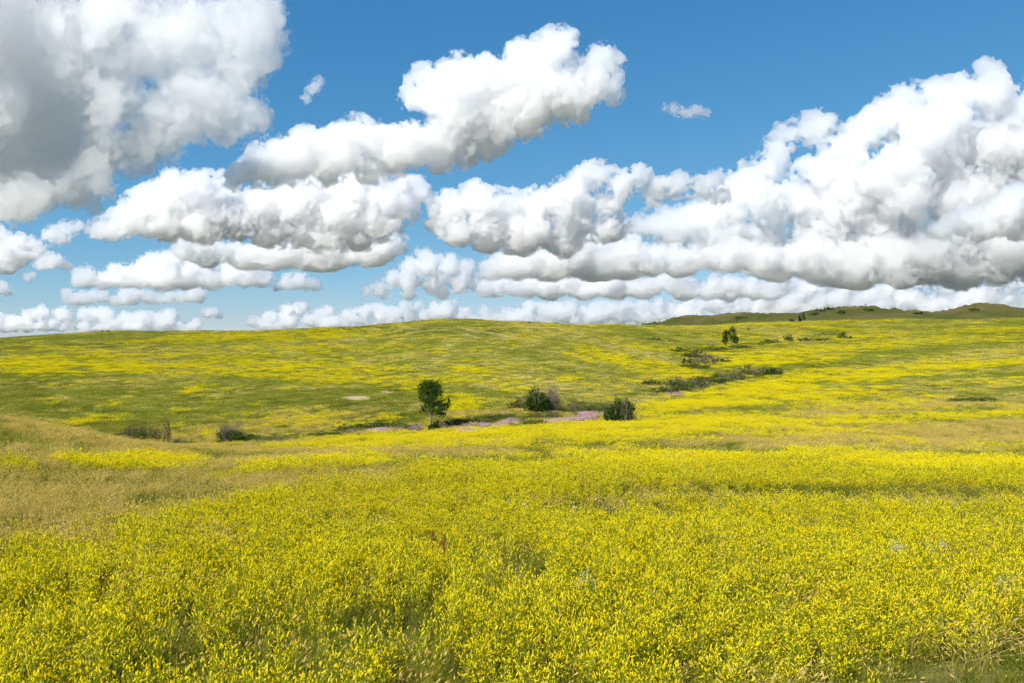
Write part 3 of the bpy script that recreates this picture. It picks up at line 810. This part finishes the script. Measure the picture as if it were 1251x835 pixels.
for q in range(12):
    proto('sweet_clover_near', clover(.56 + .12 * (q % 3), 4 + q % 4, .052, .008, per=11), [M_PETAL, M_STEM, M_CLEAF])
for q in range(5):
    mb = MB()
    for k in range(7):
        c = clover(.62, 3, .085, .017, leaves=False, stem_w=.009, per=5)
        off = RG.normal(size=3) * [.38, .38, 0]
        c.V = [v + off for v in c.V]
        for V, Q, m in zip(c.V, c.Q, c.mq): pass
        base = mb.n
        Vc = np.concatenate(c.V); Qc = np.concatenate(c.Q); Mc = np.concatenate(c.mq)
        mb.V.append(Vc); mb.Q.append(Qc + base); mb.mq.append(Mc); mb.n += len(Vc)
    for k in range(60):
        b = RG.normal(size=3) * [.42, .42, 0]; d = RG.normal(size=3) * [.12, .12, 0] + LEAN
        strip(mb, [b, b + d * .4 + [0, 0, .42 * RG.uniform(.6, 1)]], .016, .004, 2)
    proto('sweet_clover_mid', mb, [M_PETAL, M_STEM, M_CLEAF])
for q in range(4):
    mb = MB()
    for k in range(95):
        b = RG.normal(size=3) * [.85, .85, 0]; z = RG.uniform(.32, .8)
        spindle(mb, b + [0, 0, z], RG.normal(size=3) * .6 + [0, 0, 1.] + LEAN, RG.uniform(.10, .17), RG.uniform(.03, .05), 0, 3)
    for k in range(50):
        b = RG.normal(size=3) * [.9, .9, 0]
        strip(mb, [b, b + LEAN * .4 + [0, 0, .5 * RG.uniform(.6, 1)]], .05, .01, 1)
    proto('sweet_clover_far', mb, [M_PETAL, M_CLEAF])
for q in range(4):
    proto('green_grass_near', tuft(38, .44, .009, .09), [M_GREEN])
    proto('olive_grass_near', tuft(34, .48, .0085, .09, .15), [M_OLIVE, M_STRAW])
    proto('straw_grass_near', tuft(26, .64, .007, .08, .6, .8), [M_STRAW, M_STRAW])
for q in range(3):
    proto('green_grass_mid', tuft(110, .36, .016, .42), [M_GREEN])
    proto('olive_grass_mid', tuft(100, .40, .015, .42, .1), [M_OLIVE, M_STRAW])
    proto('straw_grass_mid', tuft(90, .52, .013, .40, .4, .7), [M_STRAW, M_STRAW])
    proto('green_grass_far', tuft(70, .38, .06, .95), [M_GREEN])
    proto('olive_grass_far', tuft(66, .42, .055, .95), [M_OLIVE])
    proto('straw_grass_far', tuft(60, .46, .045, .9), [M_STRAW])
for q in range(3):
    mb = MB()
    for k in range(46):
        b = RG.normal(size=3) * [.45, .45, 0]; z = RG.uniform(.3, .75)
        spindle(mb, b + [0, 0, z], RG.normal(size=3) * .5 + [0, 0, 1.], RG.uniform(.06, .11), RG.uniform(.03, .055), 0, 4)
    for k in range(50):
        b = RG.normal(size=3) * [.45, .45, 0]
        strip(mb, [b, b + [0, 0, .55 * RG.uniform(.6, 1)]], .02, .006, 1)
    proto('pink_flower_patch', mb, [M_PINK, M_GREEN])


def scatter(name, label, cat, colls, P, vid, rot, scl):
    """one object whose points carry the plants, by geometry nodes"""
    me = bpy.data.meshes.new(name)
    me.vertices.add(len(P)); me.vertices.foreach_set('co', P.astype(np.float32).ravel())
    for nm, ty, arr in (('rot', 'FLOAT_VECTOR', rot), ('scl', 'FLOAT_VECTOR', scl)):
        a = me.attributes.new(nm, ty, 'POINT'); a.data.foreach_set('vector', arr.astype(np.float32).ravel())
    a = me.attributes.new('vid', 'INT', 'POINT'); a.data.foreach_set('value', vid.astype(np.int32))
    o = bpy.data.objects.new(name, me); COL.objects.link(o)
    tag(o, label, cat, kind='stuff')
    g = bpy.data.node_groups.new(name, 'GeometryNodeTree')
    g.interface.new_socket('Geometry', in_out='INPUT', socket_type='NodeSocketGeometry')
    g.interface.new_socket('Geometry', in_out='OUTPUT', socket_type='NodeSocketGeometry')
    n, l = g.nodes, g.links
    gi = n.new('NodeGroupInput'); go = n.new('NodeGroupOutput')
    ip = n.new('GeometryNodeInstanceOnPoints'); ci = n.new('GeometryNodeCollectionInfo')
    ci.inputs['Collection'].default_value = colls
    ci.inputs['Separate Children'].default_value = True; ci.inputs['Reset Children'].default_value = True
    ip.inputs['Pick Instance'].default_value = True
    def na(nm, ty):
        q = n.new('GeometryNodeInputNamedAttribute'); q.data_type = ty; q.inputs['Name'].default_value = nm
        return [s for s in q.outputs if s.enabled and s.name == 'Attribute'][0]
    l.new(gi.outputs[0], ip.inputs['Points']); l.new(ci.outputs[0], ip.inputs['Instance'])
    l.new(na('vid', 'INT'), ip.inputs['Instance Index']); l.new(na('rot', 'FLOAT_VECTOR'), ip.inputs['Rotation']); l.new(na('scl', 'FLOAT_VECTOR'), ip.inputs['Scale'])
    l.new(ip.outputs[0], go.inputs[0])
    md = o.modifiers.new('scatter', 'NODES'); md.node_group = g
    return o


def fan(n, d0, d1, power=0., margin=.06):
    """points over the wedge of ground in view; power 0 = even per square metre, 1 = thinning with distance"""
    tm = (CX + 60) / F + margin
    u = RG.random(n)
    if power == 0: d = np.sqrt(d0 * d0 + u * (d1 * d1 - d0 * d0))
    elif power == 1: d = d0 + u * (d1 - d0)
    else: d = d0 * (d1 / d0) ** u
    x = RG.uniform(-tm, tm, n) * d
    return x, d


def area(d0, d1): return ((CX + 60) / F + .06) * (d1 * d1 - d0 * d0)


def place(name, label, cat, kind, x, y, z, mask, s0, s1, hs=None, tilt=.08):
    i = np.flatnonzero(mask); n = len(i)
    if not n: return
    rot = np.stack([RG.normal(0, tilt, n), RG.normal(0, tilt, n), RG.uniform(-.7, .7, n)], 1)
    s = RG.uniform(s0, s1, n)
    h = s if hs is None else s * hs[i]
    s = s * (.62 + .85 * fbm(x[i], y[i], 3.5, 2, 5))
    sc_ = np.stack([h, h, s], 1)
    print(name, n)
    return scatter(name, label, cat, PROTO[kind], np.stack([x[i], y[i], z[i] - .02], 1), RG.integers(0, 1000, n) % len(PROTO[kind].objects), rot, sc_)


def spread(zone, d0, d1, dens_c, dens_g, power=0, hs=None):
    """clover + three grasses over one belt of the meadow"""
    A = area(d0, d1)
    n = int(A * (dens_c + dens_g))
    if power: n = int(dens_c + dens_g)
    x, y = fan(n, d0, d1, power)
    z = height(x, y)
    yl, st, dk, sa, pk, vg = fields(x, y, z)
    isc = RG.random(n) < dens_c / (dens_c + dens_g)
    ok = (sa < .3)
    u = RG.random(n)
    h = None if hs is None else np.clip(y / hs, 1, 3)
    tall = fbm(x, y, 5., 2, 3)
    wh = {'near': 'on the near slope', 'mid': 'across the middle slope', 'far': 'over the far hillsides'}[zone]
    place('yellow_sweet_clover', 'yellow flowering sweet clover spread ' + wh, 'wildflowers', 'sweet_clover_' + zone, x, y, z, isc & ok & (u < yl), .7, 1.15, h)
    g = ~isc & ok
    sm = u < st * (1 - .55 * yl)
    u2 = RG.random(n)
    clump = fbm(x, y, 1.9, 2, 7)
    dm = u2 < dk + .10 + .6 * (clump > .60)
    sm = sm & (clump < .66)
    place('straw_grass', 'dry straw-coloured grass ' + wh, 'grass', 'straw_grass_' + zone, x, y, z, g & sm, .7, 1.2, h)
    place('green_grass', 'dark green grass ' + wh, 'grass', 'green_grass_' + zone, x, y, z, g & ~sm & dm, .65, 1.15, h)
    place('olive_grass', 'olive green prairie grass ' + wh, 'grass', 'olive_grass_' + zone, x, y, z, g & ~sm & ~dm, .65, 1.15, h)
    if zone != 'near':
        x2, y2 = fan(int(n * .8), d0, d1, power); z2 = height(x2, y2)
        pk2 = fields(x2, y2, z2)[4]
        place('pink_wildflowers', 'pink wildflowers in the draw ' + wh, 'wildflowers', 'pink_flower_patch', x2, y2, z2, RG.random(len(x2)) < pk2 * .7, .6, 1.1, h)


spread('near', 6.5, 42, 20, 14)
spread('mid', 40, 165, 2.6, 2.2)
spread('far', 155, 960, 110000, 130000, power=1, hs=230)
print('meadow', time.time() - T0)


# ------------------------------------------------------------------ trees and shrubs
def tube(mb, pts, r0, r1, m=0, sides=5):
    P = np.asarray(pts, float); n = len(P)
    V = []
    for i in range(n):
        t = P[min(i + 1, n - 1)] - P[max(i - 1, 0)]
        t = t / (np.linalg.norm(t) + 1e-9)
        u = np.cross(t, [.21, .77, .6]); u /= np.linalg.norm(u) + 1e-9; v = np.cross(t, u)
        r = r0 + (r1 - r0) * i / (n - 1)
        for k in range(sides):
            a = 2 * math.pi * k / sides
            V.append(P[i] + (u * math.cos(a) + v * math.sin(a)) * r)
    Q = [(i * sides + k, i * sides + (k + 1) % sides, (i + 1) * sides + (k + 1) % sides, (i + 1) * sides + k) for i in range(n - 1) for k in range(sides)]
    mb.add(V, Q, m=m)


def limb(a, b, wob, n=4):
    a = np.asarray(a, float); b = np.asarray(b, float)
    t = np.linspace(0, 1, n)[:, None]
    P = a + (b - a) * t
    P[1:-1] += RG.normal(size=(n - 2, 3)) * wob
    return P


def leaves(mb, C, R, n, size, m=0, clump=14, shell=.45):
    """n leaves in small clumps spread through an ellipsoid crown lobe"""
    C = np.asarray(C, float); R = np.asarray(R, float)
    nc = max(3, n // clump)
    d = RG.normal(size=(nc, 3)); d /= np.linalg.norm(d, axis=1)[:, None]
    cc = C + d * R * (RG.uniform(shell ** 3, 1.1, nc) ** (1 / 3))[:, None]
    P = np.repeat(cc, clump, 0) + RG.normal(size=(nc * clump, 3)) * R * .16
    n = len(P)
    u = RG.normal(size=(n, 3)); u /= np.linalg.norm(u, axis=1)[:, None]
    w = np.cross(u, RG.normal(size=(n, 3))); w /= np.linalg.norm(w, axis=1)[:, None]
    s = (size * RG.uniform(.6, 1.25, n))[:, None]
    V = np.stack([P - u * s * .6, P + w * s * .42, P + u * s * .6, P - w * s * .42], 1).reshape(-1, 3)
    Q = np.arange(n * 4).reshape(-1, 4)
    mb.add(V, Q, m=m)
    return cc


def root(name, px, py, label, cat, group=None, dz=-.05):
    x, y, z = ground_at(px, py)
    e = bpy.data.objects.new(name, None)
    e.empty_display_size = .5
    e.location = (x, y, z + dz); COL.objects.link(e)
    tag(e, label, cat, group)
    return e, y / F                     # the empty and metres per photograph pixel there


def tree(px, py, lobes, label, trunk_r, nleaf, leaf_size, lm=None, group=None, tops=None, name='cottonwood_tree'):
    """lobes: (dx, height, half-width, half-height) in photograph pixels from the foot"""
    e, k = root(name, px, py, label, 'tree', group)
    tr = MB(); cr = MB()
    L = [(np.array([dx * k, RG.uniform(-.25, .25) * rw * k, hy * k]), np.array([rw * k * 1.15, rw * k * 1.1, rh * k * 1.12])) for dx, hy, rw, rh in lobes]
    top = max(L, key=lambda q: q[0][2])[0]
    P = limb([0, 0, -.2], top, .1, 7)
    tube(tr, P, trunk_r, trunk_r * .25, sides=8)
    tot = sum(q[1].prod() ** (2 / 3) for q in L)
    for C, R in L:
        j = int(np.clip(np.searchsorted(P[:, 2], C[2] * .6), 1, len(P) - 2))
        tube(tr, limb(P[j], C, .12), trunk_r * .45, trunk_r * .12)
        cc = leaves(cr, C, R, int(nleaf * R.prod() ** (2 / 3) / tot), leaf_size)
        for c in cc[::6]:
            tube(tr, limb(C - (0, 0, R[2] * .5), c, .05, 3), trunk_r * .16, trunk_r * .05, sides=3)
    tr.build('trunk', [M_BARK], e)
    cr.build('crown', [lm or M_TREE], e)
    return e


def shrub(px, py, w, h, label, lm, n=1500, size=.10, lobes=7, stems=16, group=None, twig=0., upright=0., name='shrub', cat='shrub', foliage=True, stem_mat=None, top=.9):
    """w, h in photograph pixels; twig: share of bare twigs standing out; upright: stems nearly vertical"""
    e, k = root(name, px, py, label, cat, group)
    W, H = w * k * .54, h * k * 1.22
    st = MB(); fo = MB()
    stems = max(stems, int(w * .9)) if foliage else stems
    dep = W if W < H * 1.6 else max(H * 1.1, W * .45)
    for i in range(stems):
        a = RG.uniform(0, 2 * math.pi); q = math.sqrt(RG.random())
        bx, by = math.cos(a) * q * W * (.25 + .6 * upright), math.sin(a) * q * dep * (.25 + .6 * upright)
        tip = np.array([math.cos(a) * q * W * .92, math.sin(a) * q * dep * .92, H * RG.uniform(.6, 1.) * (1 - .45 * q * q)])
        P = limb([bx, by, -.1], tip, H * .05)
        r = max(.012, H * .008)
        tube(st, P, r * 1.5, r * .5, sides=4)
        for b in range(int(3 + 12 * twig)):
            s_ = P[1] + (P[-1] - P[1]) * RG.random()
            tube(st, [s_, s_ + RG.normal(size=3) * [.16, .16, .05] * H * .8 + [0, 0, H * RG.uniform(.12, .3)]], r * .7, r * .25, sides=3)
    if foliage:
        for i in range(lobes):
            t = (i + .5) / lobes * 2 - 1
            rw = W * RG.uniform(.30, .5) if lobes > 2 else W * .9
            cx_ = t * (W - rw * .7) + RG.normal() * W * .06
            rh = H * RG.uniform(.28, .42)
            cz = (H - rh) * top * RG.uniform(.55, 1.) * (1 - .4 * t * t)
            leaves(fo, [cx_, RG.uniform(-.45, .45) * dep, max(cz, rh * .6)], [rw, min(dep, rw * 1.1), rh], n // lobes, size, shell=.3)
        leaves(fo, [0, 0, H * .28], [W * .85, dep * .8, H * .28], n // 3, size, shell=.2)
    st.build('stems', [stem_mat or M_TWIG], e)
    if foliage: fo.build('foliage', [lm], e)
    return e


tree(527, 525, [(-3, 50, 11, 10), (6, 49, 8, 9), (-8, 40, 6, 8), (4, 38, 9, 9), (-2, 30, 7, 7), (9, 27, 7, 7), (16, 28, 5, 4), (19, 33, 4, 5), (12, 20, 5, 4), (-10, 27, 4, 4), (-12, 23, 3, 2.5), (1, 56, 8, 5), (-7, 53, 6, 6)],
     'lone leafy cottonwood tree standing beside the pink-flowered draw', .20, 6500, .20)
shrub(532, 527, 16, 13, 'dark undergrowth shrub at the foot of the lone cottonwood', M_SHRUB, 900, .16, 4, 10)
shrub(552, 522, 30, 10, 'low dark shrub added as the cast shadow beside the lone cottonwood', M_SHRUB, 900, .16, 5, 10)  # added dark foliage, stands in for the tree's cast shadow
shrub(498, 527, 40, 11, 'low green brush beside the lone cottonwood', M_SHRUB2, 900, .16, 6, 10)
shrub(424, 529, 48, 10, 'low green brush strip at the head of the pink flowers', M_SHRUB2, 1000, .16, 7, 10)
shrub(656, 505, 30, 31, 'rounded dark green shrub with a grey twiggy neighbour', M_TREE, 4200, .22, 9, 16)
shrub(675, 504, 22, 27, 'grey-brown twiggy shrub leaning against the dark green one', M_SHRUBG, 500, .14, 5, 40, twig=1., top=.5, name='bare_shrub')
shrub(635, 500, 32, 16, 'low spreading shrub on the slope side of the dark green one', M_SHRUB, 1100, .18, 5, 10)
shrub(700, 505, 42, 16, 'bright green low shrub beside the grey twiggy one', M_SHRUB2, 1200, .17, 6, 10)
shrub(665, 511, 50, 8, 'ground-hugging green brush in front of the dark shrub', M_SHRUB2, 900, .16, 7, 8)
shrub(648, 522, 44, 11, 'low leafy green brush rising from the pink flowers', M_SHRUB2, 1000, .17, 7, 8)
shrub(757, 519, 37, 29, 'stout upright shrub with bare brown stems and leafy top by the yellow slope', M_TREE, 5200, .22, 9, 40, twig=.3, upright=1., top=.95)
shrub(786, 521, 20, 4, 'low green sprigs trailing from the stout upright shrub', M_SHRUB2, 400, .14, 4, 6)
shrub(281, 545, 36, 25, 'grey twiggy shrub with green leafy skirt under the far slope', M_SHRUB, 3200, .16, 7, 40, twig=.6, top=.75)
shrub(168, 541, 58, 19, 'thicket of bare brown stalks beyond the grassy knoll', M_SHRUB, 1900, .14, 8, 60, twig=.6, upright=1., top=.6, name='bare_shrub', stem_mat=M_DEAD)
shrub(205, 545, 8, 30, 'tall thin dead stalk standing above the brown thicket', M_SHRUBG, 0, .1, 2, 7, twig=.8, upright=.6, foliage=False, name='dead_stalks', cat='dead shrub', stem_mat=M_DEAD)
shrub(193, 544, 6, 22, 'short thin dead stalk between the brown thicket and the tall one', M_SHRUBG, 0, .1, 2, 5, twig=.6, upright=.6, foliage=False, name='dead_stalks', cat='dead shrub', stem_mat=M_DEAD)
shrub(222, 546, 38, 11, 'low green shrub beside the dead stalks', M_SHRUB2, 900, .14, 6, 10)
shrub(345, 541, 90, 9, 'long low strip of green brush beside the grey twiggy shrub', M_SHRUB2, 1600, .15, 12, 12)
shrub(793, 471, 28, 6, 'flat dark green shrub on the slope above the draw bend', M_SHRUB, 700, .26, 6, 8)
shrub(828, 478, 38, 18, 'bushy green shrub at the bend of the draw', M_SHRUB2, 1300, .28, 6, 10)
shrub(812, 481, 34, 8, 'dark low shrub at the foot of the bushy bend shrub', M_SHRUB, 800, .26, 6, 8)
shrub(853, 475, 46, 13, 'greyish-green shrub beside the bushy bend shrub', M_SHRUBG, 1000, .26, 7, 10)
shrub(857, 466, 34, 7, 'bright low brush starting the shrub line up the draw', M_SHRUB2, 800, .3, 6, 8)
shrub(888, 465, 44, 12, 'grey-green middle of the shrub line up the draw', M_SHRUBG, 900, .3, 7, 8)
shrub(917, 461, 42, 15, 'rounded dark end of the shrub line up the draw', M_SHRUB, 1100, .3, 6, 8)
shrub(838, 446, 13, 8, 'small dark shrub beside the greyish clump with pink flowers', M_SHRUB, 400, .36, 3, 6)
shrub(861, 446, 42, 13, 'greyish-brown clump of shrub before the pink flower strip', M_SHRUBG, 900, .36, 6, 10)
shrub(882, 444, 24, 7, 'low dark shrub beside the greyish-brown clump', M_SHRUB, 600, .36, 5, 8)
shrub(831, 431, 28, 6, 'low dark brush in the upper draw, longest of the pair', M_SHRUB, 600, .42, 6, 6)
shrub(851, 433, 24, 6, 'dark brush joining the upper draw to the clump below', M_SHRUB, 600, .42, 5, 6)
shrub(876, 429, 28, 6, 'low green brush at the feet of the two small trees', M_SHRUB, 600, .42, 6, 6)
shrub(920, 423, 32, 4, 'low dark brush strip beside the two small trees', M_SHRUB, 500, .45, 6, 6)
shrub(951, 420, 10, 4, 'very small dark shrub beside the round dark bush', M_SHRUB, 200, .5, 3, 4)
shrub(964, 418, 13, 10, 'round dark bush in the upper pasture', M_SHRUB, 700, .5, 4, 6)
shrub(984, 418, 20, 6, 'low reddish-grey shrub beside the round dark bush', M_SHRUBG, 500, .5, 5, 10, twig=.3)
shrub(1003, 418, 20, 6, 'low green shrub beside the reddish-grey one', M_SHRUB, 500, .5, 5, 6)
shrub(1029, 414, 11, 9, 'small round dark bush highest up the draw', M_SHRUB, 600, .5, 4, 6)
shrub(1036, 414, 9, 4, 'tiny shrub touching the highest round bush', M_SHRUB, 200, .5, 3, 4)
shrub(799, 416, 22, 3, 'flat dark shrub on the shoulder of the centre hill', M_SHRUB, 300, .5, 5, 4)
shrub(1007, 410, 26, 3, 'thin dark brush strip above the green shrubs', M_SHRUB, 300, .55, 6, 4)
shrub(914, 404, 5, 3, 'tiny lone shrub above the two small trees', M_SHRUB, 150, .5, 2, 4)
tree(888, 425, [(-1.5, 15, 3.4, 4.5), (-2.5, 9, 3.4, 4), (0, 19, 2.6, 3)], 'narrower of the two small trees standing together in the upper draw', .22, 1100, .5, group=None)
tree(895, 425, [(0, 17, 4, 5.5), (2, 11, 4.6, 4), (-.5, 22, 2.8, 3), (3.5, 8, 3.4, 3)], 'taller, broader of the two small trees standing together', .25, 1400, .5, group=None)
for (px, py, w, h, lb) in ((967, 394, 6, 5, 'low dark juniper at the foot of the far hill'), (977, 394, 6, 8, 'taller dark juniper beside the gully on the far hill'), (982, 391, 4, 9, 'slim dark juniper highest in the gully mouth'),
                           (1003, 382, 16, 4, 'dark bushes in the gully of the far hill'), (1028, 384, 9, 5, 'dark shrub patch on the face of the far hill')):
    shrub(px, py, w, h, lb, M_CONIF, 350, .9, 4, 5, name='juniper', cat='juniper')
for (px, py, w, h, lb) in ((126, 406, 4, 3, 'tiny dark shrub on the long ridge line'), (132, 406, 6, 2.5, 'tiny flat shrub beside the tiny dark one on the long ridge'), (647, 396, 3, 3, 'tiny dark dot of a shrub on the skyline beyond the summit'), (1057, 374, 3, 3, 'tiny dark dot of a tree on the far hill crest')):
    shrub(px, py, w, h, lb, M_CONIF, 120, .5, 2, 4)
for (px, py, w, h, m_, lb) in (
        (462, 525, 66, 6, M_SHRUB, 'dark green brush strip behind the first pink flowers'), (580, 519, 56, 5, M_SHRUB, 'thin dark brush strip uphill of the lone cottonwood'),
        (612, 514, 50, 7, M_SHRUB2, 'green brush strip leading to the dark rounded shrub'), (724, 502, 56, 6, M_SHRUB2, 'low green strip between the twiggy shrub and the stout one'),
        (872, 471, 54, 6, M_SHRUB, 'dark brush filling the draw above its bend'), (944, 458, 30, 5, M_SHRUB, 'dark tail end of the brush beyond the rounded clump'),
        (850, 451, 40, 4, M_SHRUB2, 'thin green strip below the greyish-brown clump'), (846, 438, 36, 5, M_SHRUB, 'dark brush above the greyish-brown clump'),
        (905, 427, 34, 4, M_SHRUB, 'dark brush trailing from the two small trees'), (940, 421, 26, 4, M_SHRUB, 'thin brush between the small trees and the round bush'),
        (405, 535, 60, 5, M_SHRUB2, 'low green tail of the long brush strip'), (305, 541, 40, 7, M_SHRUB, 'dark green brush touching the grey twiggy shrub'),
        (1190, 493, 60, 4, M_SHRUB2, 'low dark green patch of brush on the sloping pasture')):
    shrub(px, py, w, h * 1.6, lb, m_, int(1100 + w * 22), .16 if py > 500 else .3, max(6, w // 6), 10, name='low_brush', cat='brush')
for (px, py, w, h, lb) in ((1012, 379, 12, 4, 'dark bushes high in the far gully near the crest'), (995, 386, 12, 4, 'dark bushes low in the far gully'), (1062, 381, 12, 3, 'dark scrub below the far crest dot'),
                           (1122, 384, 12, 3, 'dark scrub on the middle far knob'), (905, 390, 14, 3, 'dark scrub along the foot of the long low far hill'), (1190, 380, 14, 3, 'dark scrub on the far hill with the highest crest')):
    shrub(px, py, w, h, lb, M_CONIF, 350, .9, 4, 5, name='scrub', cat='scrub')
print('shrubs', time.time() - T0)


# ------------------------------------------------------------------ odd plants among the clover
def sage(px, py, w, label):
    e, k = root('sagebrush', px, py, label, 'sagebrush')
    st = MB(); fo = MB(); W = w * k * .5
    for i in range(26):
        a = RG.uniform(0, 6.283); q = math.sqrt(RG.random())
        b = np.array([math.cos(a) * q * W * .5, math.sin(a) * q * W * .5, 0]); tp = np.array([math.cos(a) * q * W, math.sin(a) * q * W, .66 * RG.uniform(.75, 1.1)])
        P = limb(b, tp, .03); tube(st, P, .006, .002, sides=3)
        for f in range(46):
            p = P[1] + (P[-1] - P[1]) * RG.uniform(.1, 1.05) + RG.normal(size=3) * .03
            leaflet(fo, p, RG.normal(size=3) + [0, 0, .8], RG.uniform(.03, .06), .006)
    st.build('stems', [M_TWIG], e); fo.build('foliage', [M_SAGE], e)


sage(1140, 700, 34, 'pale silvery sagebrush clump among the clover, biggest of its kind')
sage(1098, 704, 26, 'thin silvery sagebrush sprig beside the pale clump')
sage(1232, 752, 26, 'silvery sagebrush near the grassy verge')
sage(716, 752, 24, 'faint grey-green sagebrush in the middle of the clover')
sage(930, 640, 40, 'low silvery sagebrush below the dark band of grass set in for shade')


def dock(px, py, label):
    e, k = root('dock_stalk', px, py, label, 'dock plant', 'rust-brown dock stalks in the clover')
    st = MB(); sd = MB()
    h = RG.uniform(.85, 1.05); tp = np.array([RG.normal() * .05 + .05, 0, h])
    P = limb((0, 0, 0), tp, .01); tube(st, P, .006, .003, sides=4)
    for i in range(170):
        t = .5 + .5 * (i + RG.random()) / 170; p = P[0] + (tp - P[0]) * t + RG.normal(size=3) * [.018, .018, .01] * (1.6 - t)
        spindle(sd, p, RG.normal(size=3) + [0, 0, 1], .03, .008, 0, 3)
    st.build('stem', [M_RUST], e); sd.build('seed_head', [M_RUST], e)


for (px, py, lb) in ((502, 706, 'leftmost'), (527, 704, 'short'), (535, 707, 'tall'), (541, 708, 'right')):
    dock(px, py, 'slender rust-brown dock stalk rising from the clover')


def thistle(px, py, label):
    e, k = root('thistle', px, py, label, 'thistle')
    st = MB(); lf = MB(); hd = MB()
    for i in range(5):
        tp = np.array([RG.normal() * .12, RG.normal() * .1, RG.uniform(.75, 1.05)])
        P = limb((0, 0, 0), tp, .02); tube(st, P, .007, .004, sides=4)
        hd = MB(); spindle(hd, tp, (0, 0, 1), .04, .018, 0, 6, .15); hd.build('flower_head', [M_DEAD], e)
        for f in range(14):
            p = P[0] + (tp - P[0]) * RG.uniform(.2, .95); d = RG.normal(size=3) + [0, 0, .3]
            leaflet(lf, p, d, RG.uniform(.06, .12), .014)
    st.build('stem', [M_SHRUB], e); lf.build('foliage', [M_SHRUB], e)


thistle(745, 664, 'dark green spiky thistle standing in the flowering slope')


def pinkhead(px, py, label):
    e, k = root('thistle_flower', px, py, label, 'thistle', 'pink thistles dotted through the clover')
    st = MB(); hd = MB(); tp = np.array([.04, 0, .86]); tube(st, limb((0, 0, 0), tp, .02), .006, .003, sides=4)
    for i in range(3): spindle(hd, tp + RG.normal(size=3) * .012, (RG.normal() * .2, RG.normal() * .2, 1), .05, .026, 0, 6, .15)
    st.build('stem', [M_STEM], e); hd.build('flower_head', [M_PINK], e)


for px, py in ((665, 650), (699, 658), (640, 655), (620, 648), (758, 650), (727, 646), (1131, 650), (889, 640)):
    pinkhead(px, py, 'small pink thistle head showing above the yellow clover')
e, k = root('orange_flower', 592, 812, 'single small orange-red flower low in the clover', 'flower')
st = MB(); hd = MB()
tube(st, limb((0, 0, 0), (.03, 0, .52), .02), .005, .003, sides=4)
for i in range(9): leaflet(hd, (.03, 0, .52), RG.normal(size=3) + [0, -.4, .5], .06, .016)
for i in range(5): leaflet(hd, (.01, 0, .46), RG.normal(size=3) + [0, -.4, .2], .05, .014)
st.build('stem', [M_STEM], e); hd.build('petals', [M_ORANGE], e)
print('total', time.time() - T0, sum(len(o.data.polygons) for o in sc.objects if o.type == 'MESH'))
